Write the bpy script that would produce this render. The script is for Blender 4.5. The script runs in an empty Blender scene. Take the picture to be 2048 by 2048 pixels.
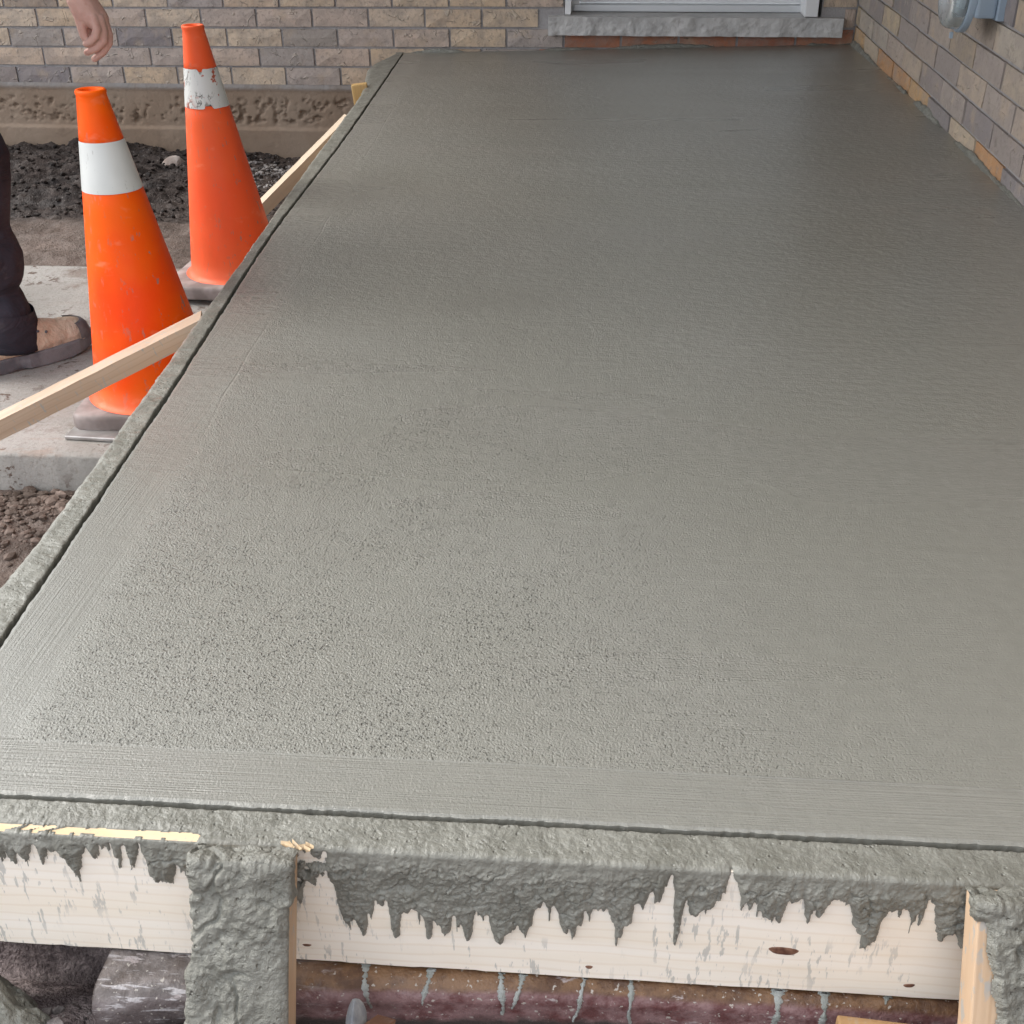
import bpy, bmesh, math, random
import numpy as np
from mathutils import Vector, Matrix, Euler
random.seed(7); rng = np.random.default_rng(7)
C = bpy.context.scene.collection
sc = bpy.context.scene
R = math.radians

# ------------------------------------------------------------------ camera
CAM = np.array([0, 0, .87]); F = 2349.3
yv = np.array([206, -1344, F]); yv /= np.linalg.norm(yv)
dn = np.array([16, 4109, F]); dn /= np.linalg.norm(dn)
upv = -dn; upv = upv - upv.dot(yv) * yv; upv /= np.linalg.norm(upv)
xv = np.cross(yv, upv)
RM = np.array([xv, yv, upv])
def at(px, py, z=None, Y=None):
    """a point of the site measured from the photograph: on the level z or on the plane y = Y"""
    r = RM @ np.array([px - 1024, py - 1024, F])
    t = (z - CAM[2]) / r[2] if z is not None else Y / r[1]
    return Vector(CAM + t * r)
cd = bpy.data.cameras.new('camera'); cam = bpy.data.objects.new('camera', cd); C.objects.link(cam)
cd.sensor_width = 36; cd.lens = F / 2048 * 36; cd.clip_start = .02; cd.clip_end = 400
mw = np.eye(4); mw[:3, 0] = RM @ [1, 0, 0]; mw[:3, 1] = RM @ [0, -1, 0]; mw[:3, 2] = RM @ [0, 0, -1]; mw[:3, 3] = CAM
cam.matrix_world = Matrix(mw.tolist()); sc.camera = cam

# ------------------------------------------------------------------ sky, sun, exposure
SUN_EL, SUN_ROT = R(46), R(-78)           # thin bright cloud to the left and ahead, over the house
w = bpy.data.worlds.new('World'); sc.world = w; w.use_nodes = True
nt = w.node_tree; bg = nt.nodes['Background']
sky = nt.nodes.new('ShaderNodeTexSky'); sky.sky_type = 'NISHITA'; sky.sun_disc = False
sky.sun_elevation = SUN_EL; sky.sun_rotation = SUN_ROT; sky.air_density = 1; sky.dust_density = 4
hs = nt.nodes.new('ShaderNodeHueSaturation'); hs.inputs['Saturation'].default_value = .38
ov = nt.nodes.new('ShaderNodeMix'); ov.data_type = 'RGBA'; ov.inputs[0].default_value = .5      # half blue sky, half even cloud
ov.inputs[7].default_value = (6.6, 6.9, 7.3, 1)
nt.links.new(sky.outputs[0], hs.inputs['Color']); nt.links.new(hs.outputs[0], ov.inputs[6]); nt.links.new(ov.outputs[2], bg.inputs[0])
bg.inputs[1].default_value = .15
sl = bpy.data.lights.new('sun', 'SUN'); sl.energy = .9; sl.angle = R(32); sl.color = (1, .96, .9)
so = bpy.data.objects.new('sun', sl); C.objects.link(so)
sd = Vector((math.sin(SUN_ROT) * math.cos(SUN_EL), math.cos(SUN_ROT) * math.cos(SUN_EL), math.sin(SUN_EL)))
so.rotation_euler = sd.to_track_quat('Z', 'Y').to_euler()
vs = sc.view_settings; vs.view_transform = 'Standard'; vs.look = 'None'; vs.gamma = 1; vs.use_curve_mapping = False
vs.exposure = 1.16
sc.render.engine = 'CYCLES'
sc.cycles.max_bounces = 5; sc.cycles.diffuse_bounces = 3; sc.cycles.glossy_bounces = 2; sc.cycles.transmission_bounces = 4

# ------------------------------------------------------------------ helpers
def tag(o, label=None, cat=None, group=None, kind=None):
    if label: o['label'] = label
    if cat: o['category'] = cat
    if group: o['group'] = group
    if kind: o['kind'] = kind
    return o
def empty(name, loc=(0, 0, 0), rot=(0, 0, 0)):
    o = bpy.data.objects.new(name, None); C.objects.link(o); o.location = loc; o.rotation_euler = rot
    o.empty_display_size = .1; return o
def mesh_obj(name, verts, faces, mat, parent=None, smooth=False, kind=None):
    me = bpy.data.meshes.new(name)
    if isinstance(verts, np.ndarray): verts = verts.tolist()
    if isinstance(faces, np.ndarray): faces = faces.tolist()
    me.from_pydata(verts, [], faces); me.update()
    if smooth: me.polygons.foreach_set('use_smooth', [True] * len(me.polygons))
    if mat: me.materials.append(mat)
    o = bpy.data.objects.new(name, me); C.objects.link(o)
    if parent: o.parent = parent
    if kind: o['kind'] = kind
    return o
def bm_obj(name, bm, mat, parent=None, smooth=False, kind=None):
    me = bpy.data.meshes.new(name); bm.normal_update(); bm.to_mesh(me); bm.free()
    if smooth: me.polygons.foreach_set('use_smooth', [True] * len(me.polygons))
    if mat: me.materials.append(mat)
    o = bpy.data.objects.new(name, me); C.objects.link(o)
    if parent: o.parent = parent
    if kind: o['kind'] = kind
    return o
def box_bm(x0, x1, y0, y1, z0, z1, bev=0, bm=None, seg=2):
    own = bmesh.new()
    v = [own.verts.new(p) for p in [(x0,y0,z0),(x1,y0,z0),(x1,y1,z0),(x0,y1,z0),(x0,y0,z1),(x1,y0,z1),(x1,y1,z1),(x0,y1,z1)]]
    for f in [(0,3,2,1),(4,5,6,7),(0,1,5,4),(1,2,6,5),(2,3,7,6),(3,0,4,7)]: own.faces.new([v[i] for i in f])
    if bev: bmesh.ops.bevel(own, geom=list(own.edges), offset=bev, segments=seg, profile=.6, affect='EDGES')
    if bm is None: return own
    tmp = bpy.data.meshes.new('tmp'); own.to_mesh(tmp); own.free(); bm.from_mesh(tmp); bpy.data.meshes.remove(tmp)
    return bm
def grid_faces(ny, nx, mask=None):
    i = np.arange((ny - 1) * (nx - 1)); r = i // (nx - 1); c = i % (nx - 1); a = r * nx + c
    f = np.stack([a, a + 1, a + nx + 1, a + nx], 1)
    if mask is not None: f = f[mask.ravel()]
    return f
def compact(V, Fc):
    used = np.unique(Fc); mp = -np.ones(len(V), int); mp[used] = np.arange(len(used))
    return V[used], mp[Fc]
def hsh(ix, iy, s):
    h = (ix.astype(np.int64) * 374761393 + iy.astype(np.int64) * 668265263 + s * 144665) & 0xffffffff
    h = ((h ^ (h >> 13)) * 1274126177) & 0xffffffff
    return ((h ^ (h >> 16)) & 0xffffff) / 16777216.
def vn(x, y, s=0):
    ix = np.floor(x); iy = np.floor(y); fx = x - ix; fy = y - iy
    fx = fx * fx * (3 - 2 * fx); fy = fy * fy * (3 - 2 * fy)
    a = hsh(ix, iy, s); b = hsh(ix + 1, iy, s); c = hsh(ix, iy + 1, s); d = hsh(ix + 1, iy + 1, s)
    return (a * (1 - fx) + b * fx) * (1 - fy) + (c * (1 - fx) + d * fx) * fy
def fbm(x, y, sc_=1, oct=4, s=0, rough=.5):
    x = np.asarray(x, float) * sc_; y = np.asarray(y, float) * sc_; t = 0; a = 1; n = 0
    for k in range(oct):
        t = t + a * (vn(x + 17.3 * k, y - 9.1 * k, s + k) - .5); n += a; a *= rough; x = x * 2.03; y = y * 2.03
    return t / n * 2
def sst(a, b, x): t = np.clip((x - a) / (b - a), 0, 1); return t * t * (3 - 2 * t)

# ---- material helper
class M:
    def __init__(s, name, rough=.6, spec=.5):
        s.m = bpy.data.materials.new(name); s.m.use_nodes = True; s.t = s.m.node_tree
        s.b = s.t.nodes['Principled BSDF']; s.b.inputs['Roughness'].default_value = rough
        s.b.inputs['Specular IOR Level'].default_value = spec
        s.co = s.t.nodes.new('ShaderNodeTexCoord').outputs['Object']; s.h = None
    def n(s, typ, **k):
        o = s.t.nodes.new(typ)
        for a, v in k.items(): setattr(o, a, v)
        return o
    def put(s, sock, v):
        if v is None: return
        if isinstance(v, bpy.types.NodeSocket): s.t.links.new(v, sock)
        elif isinstance(v, (tuple, list)) and len(v) == 3 and len(sock.default_value) == 4: sock.default_value = (*v, 1)
        else: sock.default_value = v
    def map(s, v=None, scale=(1, 1, 1), loc=(0, 0, 0), rot=(0, 0, 0)):
        o = s.n('ShaderNodeMapping'); s.put(o.inputs[0], v or s.co); o.inputs[1].default_value = loc
        o.inputs[2].default_value = rot; o.inputs[3].default_value = scale; return o.outputs[0]
    def noise(s, scale, detail=3, rough=.5, v=None, dist=0, col=False):
        o = s.n('ShaderNodeTexNoise'); s.put(o.inputs['Vector'], v or s.co); o.inputs['Scale'].default_value = scale
        o.inputs['Detail'].default_value = detail; o.inputs['Roughness'].default_value = rough; o.inputs['Distortion'].default_value = dist
        return o.outputs[1 if col else 0]
    def vor(s, scale, v=None, feature='F1', rand=1, out=0):
        o = s.n('ShaderNodeTexVoronoi', feature=feature); s.put(o.inputs['Vector'], v or s.co)
        o.inputs['Scale'].default_value = scale; o.inputs['Randomness'].default_value = rand; return o.outputs[out]
    def mth(s, op, a, b=None, c=None, clamp=False):
        o = s.n('ShaderNodeMath', operation=op, use_clamp=clamp); s.put(o.inputs[0], a); s.put(o.inputs[1], b)
        if c is not None: s.put(o.inputs[2], c)
        return o.outputs[0]
    def rng(s, x, a, b, c=0, d=1, smooth=True):
        o = s.n('ShaderNodeMapRange', interpolation_type='SMOOTHSTEP' if smooth else 'LINEAR', clamp=True) if smooth else s.n('ShaderNodeMapRange', clamp=True)
        s.put(o.inputs[0], x)
        for i, v in enumerate((a, b, c, d)): o.inputs[i + 1].default_value = v
        return o.outputs[0]
    def ramp(s, x, pts, const=False):
        o = s.n('ShaderNodeValToRGB'); s.put(o.inputs[0], x); e = o.color_ramp.elements
        if const: o.color_ramp.interpolation = 'CONSTANT'
        while len(e) < len(pts): e.new(.5)
        for i, (p, c) in enumerate(pts): e[i].position = p; e[i].color = (*c, 1)
        return o.outputs[0]
    def mix(s, f, a, b, mode='MIX'):
        o = s.n('ShaderNodeMix', data_type='RGBA', blend_type=mode); s.put(o.inputs[0], f); s.put(o.inputs[6], a); s.put(o.inputs[7], b)
        return o.outputs[2]
    def xyz(s, v=None):
        o = s.n('ShaderNodeSeparateXYZ'); s.put(o.inputs[0], v or s.co); return o.outputs
    def col(s, c): s.put(s.b.inputs['Base Color'], c); return s
    def rgh(s, r): s.put(s.b.inputs['Roughness'], r); return s
    def bump(s, h, dist, strength=1):
        k = dist * strength
        s.acc = s.mth('MULTIPLY', h, k) if getattr(s, 'acc', None) is None else s.mth('MULTIPLY_ADD', h, k, s.acc)
        if not s.h:
            s.h = s.n('ShaderNodeBump'); s.h.inputs['Distance'].default_value = 1; s.h.inputs['Strength'].default_value = 1
            s.t.links.new(s.h.outputs[0], s.b.inputs['Normal'])
        s.t.links.new(s.acc, s.h.inputs['Height']); return s

# ---- slab material: steel-floated wet concrete, smoother trowelled bands along the edges
ES, EI = -.0488, -.674                      # left edge of the slab: x = EI + ES*y
def slab_material():
    m = M('wet_slab_concrete', .4, .5)
    X, Y, Z = m.xyz()
    dl = m.mth('SUBTRACT', X, m.mth('MULTIPLY_ADD', Y, ES, EI))           # distance from the left edge
    df = m.mth('SUBTRACT', Y, .883)                                        # distance from the front edge
    soft = m.noise(1.3, 2); mid = m.noise(5.5, 2, .6); fine = m.noise(48, 1, v=m.map(loc=(2, 5, 0)))
    wob = m.mth('MULTIPLY_ADD', m.noise(3.2, 2), .036, -.018)
    dlw = m.mth('ADD', dl, wob); dfw = m.mth('MULTIPLY_ADD', wob, .18, df)
    bl = m.rng(dlw, .082, .112, 1, 0, False); bf = m.rng(dfw, .083, .087, 1, 0, False)
    band = m.mth('MAXIMUM', bl, bf); nb = m.mth('MULTIPLY_ADD', band, -.9, 1)
    leftish = m.rng(X, -.15, .45, 1, .16, False)
    base = m.mix(m.rng(soft, .35, .65, 0, 1, False), (.220, .218, .190), (.244, .242, .217))
    base = m.mix(m.rng(fine, .3, .7, 0, .3, False), base, (.172, .172, .150))
    base = m.mix(m.mth('MULTIPLY', band, .25), base, (.245, .241, .218))
    # pores, with the shade inside them painted into the colour as dark specks
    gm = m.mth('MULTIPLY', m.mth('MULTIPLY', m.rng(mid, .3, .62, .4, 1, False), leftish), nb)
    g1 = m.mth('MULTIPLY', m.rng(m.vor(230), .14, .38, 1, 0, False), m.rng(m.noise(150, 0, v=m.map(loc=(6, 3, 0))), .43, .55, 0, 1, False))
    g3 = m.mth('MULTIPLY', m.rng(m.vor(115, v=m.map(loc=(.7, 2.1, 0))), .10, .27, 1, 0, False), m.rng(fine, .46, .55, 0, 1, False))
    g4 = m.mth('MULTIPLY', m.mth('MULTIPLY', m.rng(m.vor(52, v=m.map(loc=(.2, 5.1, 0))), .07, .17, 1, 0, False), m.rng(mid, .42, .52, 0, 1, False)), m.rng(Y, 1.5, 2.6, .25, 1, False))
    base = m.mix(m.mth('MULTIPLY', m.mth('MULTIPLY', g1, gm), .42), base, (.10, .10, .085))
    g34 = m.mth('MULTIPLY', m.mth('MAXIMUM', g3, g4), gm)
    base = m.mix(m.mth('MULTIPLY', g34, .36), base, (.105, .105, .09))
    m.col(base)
    wet = m.noise(1, 2, v=m.map(scale=(.7, 3.2, 1), loc=(9, 1, 0), rot=(0, 0, R(5))), dist=.5)
    m.rgh(m.mth('MULTIPLY_ADD', band, -.05, m.rng(wet, .35, .65, .26, .42, False)))
    m.b.inputs['Coat Weight'].default_value = .85; m.b.inputs['Coat Roughness'].default_value = .37; m.b.inputs['Coat IOR'].default_value = 1.4
    # relief
    gran = m.noise(330, 2, .62, v=m.map(scale=(1, .85, 1)))
    m.bump(m.mth('MULTIPLY', gran, m.mth('MULTIPLY', m.rng(X, .0, .55, 1, .35, False), m.mth('MULTIPLY_ADD', band, -.55, 1))), .0026, .95)
    m.bump(m.mth('MULTIPLY', m.mth('MAXIMUM', g1, g34), gm), -.0026, 1)
    fline = m.noise(62, 2, .7, v=m.map(scale=(.6, 1.0, 1)))
    m.bump(m.mth('MULTIPLY', fline, m.rng(Y, 1.3, 2.8, .12, 1, False)), .0058, .9)
    sx = m.noise(1, 2, .6, v=m.map(scale=(4, 420, 9), rot=(0, 0, R(.6))))
    smask = m.mth('MAXIMUM', m.mth('MULTIPLY', m.rng(soft, .4, .58, .1, 1, False), m.rng(X, -.35, .35, .25, 1, False)), bf)
    m.bump(m.mth('MULTIPLY', sx, smask), .0024, .8)
    arc = m.noise(1, 1, .5, v=m.map(scale=(2.2, 40, 9), rot=(0, 0, R(8)), loc=(0, 2, 0)), dist=.35)
    m.bump(m.mth('MULTIPLY', m.mth('MULTIPLY', arc, nb), m.rng(wet, .4, .6, 0, 1, False)), .0020, .8)
    sy = m.noise(1, 2, .6, v=m.map(scale=(380, 1.7, 9), rot=(0, 0, R(-2.8)), loc=(0, 3, 0)))
    m.bump(m.mth('MULTIPLY', m.mth('MULTIPLY', sy, bl), m.rng(mid, .35, .6, .35, 1, False)), .0016, .9)
    # the lap lines the edging trowel left
    ridge = m.mth('SUBTRACT', 1, m.mth('ABSOLUTE', m.mth('DIVIDE', m.mth('SUBTRACT', dfw, .0845), .0022)), clamp=True)
    m.bump(m.mth('MULTIPLY', ridge, m.rng(X, -.5, .0, .15, 1, False)), .0011, 1)
    rl = m.mth('SUBTRACT', 1, m.mth('ABSOLUTE', m.mth('DIVIDE', m.mth('SUBTRACT', dlw, .100), .003)), clamp=True)
    m.bump(m.mth('MULTIPLY', rl, m.mth('MULTIPLY', m.rng(soft, .45, .55, 0, 1, False), m.rng(Y, 1.6, 2.0, 0, 1, False))), -.0010, 1)
    m.bump(m.mth('MULTIPLY', m.rng(mid, .2, .8, 0, 1, False), nb), .0022, .6)
    return m.m
def mix_material(name='wet_mix', tone=1., rough=.36, deep=1., fleck=0.):
    m = M(name, rough, .5)
    base = m.mix(m.rng(m.noise(18, 4, .6), .3, .7), (.164 * tone, .162 * tone, .138 * tone), (.246 * tone, .244 * tone, .215 * tone))
    base = m.mix(m.rng(m.noise(160, 2), .35, .7, 0, .4), base, (.15 * tone, .15 * tone, .13 * tone))
    m.col(base); m.rgh(m.rng(m.noise(30, 3), .3, .7, rough - .08, rough + .12))
    m.bump(m.noise(38, 4, .6, dist=.6), .008 * deep, .8)
    m.bump(m.noise(150, 4, .65, dist=.4), .0040 * deep, .9)
    m.bump(m.mth('MULTIPLY', m.mth('MULTIPLY', m.rng(m.vor(130), 0, .3, 1, 0), m.rng(m.noise(50, 1), .5, .6)), -1), .003 * deep, 1)
    return m.m
def wood_material(name, c0, c1, c2, axis='X', scum=.5, rough=.55):
    m = M(name, rough, .35)
    s = {'X': (1.2, 30, 30), 'Y': (30, 1.2, 30), 'Z': (30, 30, 1.2)}[axis]
    v = m.map(scale=s)
    warp = m.noise(1.4, 3, .5, v=m.map(scale={'X': (1.5, 6, 6), 'Y': (6, 1.5, 6), 'Z': (6, 6, 1.5)}[axis]))
    gr = m.noise(1.3, 5, .55, v=v, dist=.3)
    wv = m.n('ShaderNodeTexWave', wave_type='BANDS', bands_direction={'X': 'Z', 'Y': 'Z', 'Z': 'X'}[axis])
    m.put(wv.inputs['Vector'], m.map(scale={'X': (.35, 1, 1), 'Y': (1, .35, 1), 'Z': (1, 1, .35)}[axis]))
    wv.inputs['Scale'].default_value = 24; wv.inputs['Distortion'].default_value = 5; wv.inputs['Detail'].default_value = 2; wv.inputs['Detail Scale'].default_value = .8
    line = m.rng(wv.outputs[1], .8, .98)
    c = m.mix(m.rng(gr, .3, .7), c0, c1)
    c = m.mix(m.mth('MULTIPLY', line, .2), c, c2)
    c = m.mix(m.rng(m.noise(5, 3), .45, .75, 0, .25), c, c2)
    if scum:      # thin dried cement splashes
        k = {'X': (150, 150, 30), 'Y': (60, 60, 60), 'Z': (60, 60, 30)}[axis]
        sp = m.mth('MULTIPLY', m.rng(m.noise(1, 3, .65, v=m.map(scale=k)), .57, .63), m.rng(m.noise(14, 2), .38, .58))
        c = m.mix(m.mth('MULTIPLY', sp, scum), c, (.36, .37, .36))
    m.col(c); m.bump(gr, .0012, .5); m.bump(m.noise(1, 2, v=m.map(scale=tuple(q * 9 for q in s))), .0004, .4)
    return m.m
def brick_material(name, ramp_pts, rnd='object', wetness=0):
    m = M(name, .8, .3)
    if rnd == 'object': rv = m.n('ShaderNodeObjectInfo').outputs['Random']
    else:
        a = m.n('ShaderNodeAttribute'); a.attribute_name = 'rnd'; rv = a.outputs['Fac']
    cmb = m.n('ShaderNodeCombineXYZ'); m.put(cmb.inputs[0], m.mth('MULTIPLY', rv, 37.)); m.put(cmb.inputs[1], m.mth('MULTIPLY', rv, 91.)); m.put(cmb.inputs[2], m.mth('MULTIPLY', rv, 13.))
    add = m.n('ShaderNodeVectorMath', operation='ADD'); m.put(add.inputs[0], m.co); m.put(add.inputs[1], cmb.outputs[0]); v = add.outputs[0]
    c = m.ramp(rv, ramp_pts)
    c = m.mix(m.rng(m.noise(14, 4, .6, v=v), .35, .7, 0, .55), c, (.30, .26, .235))
    c = m.mix(m.rng(m.noise(9, 3, .6, v=m.map(v, loc=(5, 5, 5))), .52, .72, 0, .5), c, (.48, .37, .27))
    c = m.mix(m.rng(m.noise(55, 3, .7, v=v), .5, .72, 0, .5), c, (.20, .175, .165))
    # rough scratches rolled in the face
    rid = m.vor(16, v=m.map(v, scale=(1, 1.2, 1.5)), feature='DISTANCE_TO_EDGE')
    nn = m.noise(13, 2, .5, v=v, dist=.8)
    crease = m.mth('MULTIPLY', m.rng(m.mth('ABSOLUTE', m.mth('SUBTRACT', nn, .5)), 0, .03, 1, 0), m.rng(m.noise(22, 1, v=m.map(v, loc=(2, 7, 1))), .54, .62))
    c = m.mix(m.mth('MULTIPLY', crease, .45), c, (.52, .46, .38))
    m.col(c); m.bump(m.noise(60, 4, .7, v=v), .0040, .8); m.bump(crease, .004, .9); m.bump(m.noise(13, 3, .6, v=v), .007, .6)
    return m.m

TAN, BUF, GRY, DRK, PNK = (.62, .47, .33), (.63, .51, .39), (.44, .385, .36), (.27, .24, .245), (.56, .44, .36)
BRK = [(0, GRY), (.13, PNK), (.28, TAN), (.42, BUF), (.55, PNK), (.68, GRY), (.8, (.34, .30, .265)), (.86, DRK), (.93, DRK), (1, (.52, .36, .20))]
BRK2 = [(0, (.32, .28, .265)), (.13, (.44, .36, .30)), (.26, (.50, .40, .28)), (.38, (.40, .34, .30)), (.5, (.20, .185, .20)), (.6, (.46, .40, .33)), (.72, (.33, .285, .28)), (.82, (.51, .40, .26)), (.9, (.17, .16, .18)), (1, (.42, .35, .30))]
m_brick = brick_material('brick_face', BRK); m_brickr = brick_material('brick_mauve', BRK2); m_brickj = brick_material('brick_far', BRK, 'attr')
m_orange = brick_material('brick_orange', [(0, (.46, .25, .12)), (1, (.50, .30, .15))])
m_tan = brick_material('brick_tan_orange', [(0, (.50, .31, .15)), (1, (.54, .35, .18))])
m_red = brick_material('brick_red', [(0, (.34, .13, .075)), (1, (.42, .19, .11))])
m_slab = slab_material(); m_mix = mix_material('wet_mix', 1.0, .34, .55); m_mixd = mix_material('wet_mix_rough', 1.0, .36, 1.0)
m_mixs = mix_material('wet_mix_screeded', 1.08, .36, .45)
m_spill = mix_material('spilled_mix', 1.6, .5, 1.3)
m_pine = wood_material('fresh_pine', (.93, .87, .78), (.90, .82, .70), (.70, .55, .38), 'X', .6)
m_pineT = wood_material('pine_top', (.76, .60, .40), (.68, .50, .30), (.5, .34, .18), 'X', .5)
m_pineS = wood_material('splintered_pine', (.74, .60, .42), (.60, .45, .28), (.45, .30, .16), 'X', .8)
m_stake = wood_material('stake_pine', (.62, .46, .32), (.52, .37, .24), (.36, .22, .12), 'Z', .8)
m_brace = wood_material('brace_pine', (.50, .36, .26), (.58, .44, .33), (.32, .21, .13), 'X', .8)

def mortar_material():
    m = M('mortar', .9, .3); c = m.mix(m.rng(m.noise(8, 4), .3, .7), (.31, .30, .305), (.38, .365, .365))
    m.col(m.mix(m.rng(m.noise(90, 2), .5, .7, 0, .4), c, (.27, .25, .24))); m.bump(m.noise(120, 4, .7), .003, .8); return m.m
m_mortar = mortar_material()

# ------------------------------------------------------------------ slab
def edge_x(y): return EI + ES * y - .020 * np.exp(-((y - 2.9) / .75) ** 2)
BACK, RW = 5.852, 1.12
def slab_z(x, y):
    k = np.clip((x + .9) / 2.0, 0, 1.1)
    return .052 * k * sst(1.6, 5.8, y) * (1.0) 
FY = .8855
def front_jit(x): return .0013 * fbm(x, 0 * x, 22, 3, 5) + .0014 * fbm(x, 0 * x, 150, 2, 6)
def left_jit(y): return .0018 * fbm(y, 0 * y, 18, 3, 8) + .0013 * fbm(y, 0 * y, 120, 2, 9)
slab_root = empty('concrete_slab'); tag(slab_root, 'freshly poured wet grey concrete porch slab with trowelled edges inside a timber form', 'concrete slab')
def make_slab():
    nx, ny = 560, 720
    u = np.linspace(0, 1, nx); u = u ** 1.0
    t = np.linspace(0, 1, ny); yy = FY + (BACK - .004 - FY) * (np.exp(1.7 * t) - 1) / (np.exp(1.7) - 1)
    U, Yg = np.meshgrid(u, yy)
    xl = edge_x(Yg) + left_jit(Yg); X = xl + (RW + .003 - xl) * U
    Yj = Yg + front_jit(X) * np.clip(1 - (Yg - FY) / .03, 0, 1)
    Z = slab_z(X, Yj) + .0006 * fbm(X, Yj, 5, 3, 1)
    dl = X - xl; df = Yj - FY - front_jit(X)
    rr = .0022
    for d in (dl, df):
        Z = Z - (rr - np.sqrt(np.clip(rr * rr - np.clip(rr - d, 0, rr) ** 2, 0, None)))
    V = np.stack([X.ravel(), Yj.ravel(), Z.ravel()], 1); Fc = grid_faces(ny, nx)
    # skirts
    L = [np.arange(nx), np.arange(ny) * nx, np.arange(ny) * nx + nx - 1, (ny - 1) * nx + np.arange(nx)]
    base = len(V); add = []; fa = []
    for k, idx in enumerate(L):
        b = V[idx].copy(); s0 = base + len(add); add.extend(b.tolist()); b[:, 2] = -.175; s = base + len(add); add.extend(b.tolist())
        for i in range(len(idx) - 1):
            q = [s0 + i, s0 + i + 1, s + i + 1, s + i]
            fa.append(q if k in (1, 3) else q[::-1])
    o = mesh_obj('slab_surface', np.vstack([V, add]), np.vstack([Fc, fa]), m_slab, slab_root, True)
make_slab()
# rough feather of concrete where the slab meets the bricks
def wall_smear(name, along, n, fn, h0, seed):
    s = np.linspace(*along, n); prof = np.linspace(0, 1, 7)
    S, Q = np.meshgrid(s, prof)
    hgt = h0 * np.clip(.35 + 1.3 * fbm(S, 0 * S, 5, 4, seed) + .25 * fbm(S, 0 * S, 30, 3, seed + 3), .02, 1.2)
    out = .010 * (1 - Q) ** 1.6 * (1 + .6 * fbm(S, Q, 60, 3, seed + 5)) + .0012
    out[-1] = -.004
    V = fn(S.ravel(), out.ravel(), (Q * hgt).ravel())
    mesh_obj(name, V, grid_faces(7, n), m_mixd, slab_root, True)
wall_smear('edge_smear', (-1.0, 1.11), 900, lambda s, o, h: np.stack([s, BACK - .006 - o, slab_z(s, BACK + 0 * s) - .002 + h], 1), .018, 21)
wall_smear('edge_smear', (1.5, 5.84), 1500, lambda s, o, h: np.stack([RW - .005 - o, s, slab_z(RW + 0 * s, s) - .002 + h], 1), .022, 31)

# ------------------------------------------------------------------ front form board with its coat of wet concrete
BF, BB = .836, .874           # outer and inner face
BTOP, BBOT = -.006, -.172
front = empty('form_board', (0, 0, 0)); tag(front, 'pale pine form board across the front of the slab, dripping with wet concrete', 'form board')
def board(name, x0, x1, y0, y1, z0, z1, mat, parent, jit=.0012, n=160):
    xs = np.linspace(x0, x1, n); sec = [(y0, z0), (y0, z0 + (z1 - z0) * .33), (y0, z0 + (z1 - z0) * .66), (y0, z1), (y1, z1), (y1, z0)]
    V = []
    j = jit * fbm(xs, 0 * xs, 14, 3, 77) + .0012 * (vn(xs * 9, xs * 0, 3) > .75)
    for i, x in enumerate(xs):
        for k, (y, z) in enumerate(sec):
            zz = z + (j[i] if k in (0, 5) else 0)
            V.append((x, y, zz))
    m = len(sec); Fc = [(i * m + k, (i + 1) * m + k, (i + 1) * m + (k + 1) % m, i * m + (k + 1) % m) for i in range(n - 1) for k in range(m)]
    Fc = [f[::-1] for f in Fc]
    V = np.array(V); e0 = tuple(range(m)); e1 = tuple((n - 1) * m + k for k in range(m))
    o = mesh_obj(name, V, [tuple(f) for f in Fc] + [e0, e1[::-1]], mat, parent)
    return o
board('board', -.78, .75, BF, BB, BBOT, BTOP, m_pine, front)
m_knot = M('knot', .45).m
def knot_mat():
    m = M('dark_knot', .5, .4); X, Y, Z = m.xyz()
    r = m.noise(120, 3, .6); m.col(m.mix(m.rng(r, .3, .7), (.10, .04, .025), (.26, .14, .09))); m.bump(r, .001, .8); return m.m
m_knot = knot_mat()
def knot(px, py, a, b, tilt=0, inner=False):
    p = at(px, py, Y=BF); bm = bmesh.new(); n = 18; vs = []
    for ring, (s, d) in enumerate([(1, -.0002), (.8, .0007), (.35, .0004)]):
        vs.append([bm.verts.new((p.x + s * a * math.cos(q) * (1 + .12 * math.sin(3 * q)), BF - d, p.z + s * b * math.sin(q) * (1 + .1 * math.cos(2 * q)) + s * a * math.cos(q) * tilt)) for q in [2 * math.pi * i / n for i in range(n)]])
    for A, B in zip(vs, vs[1:]):
        for i in range(n): bm.faces.new([A[i], A[(i + 1) % n], B[(i + 1) % n], B[i]])
    bm.faces.new(vs[-1]); bm_obj('knot', bm, m_knot, front, True)
knot(1567, 1902, .0155, .0065, -.05); knot(1178, 1934, .004, .0028); knot(614, 1890, .005, .002); knot(1818, 1971, .006, .003, .1); knot(1045, 1852, .001, .001)

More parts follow.
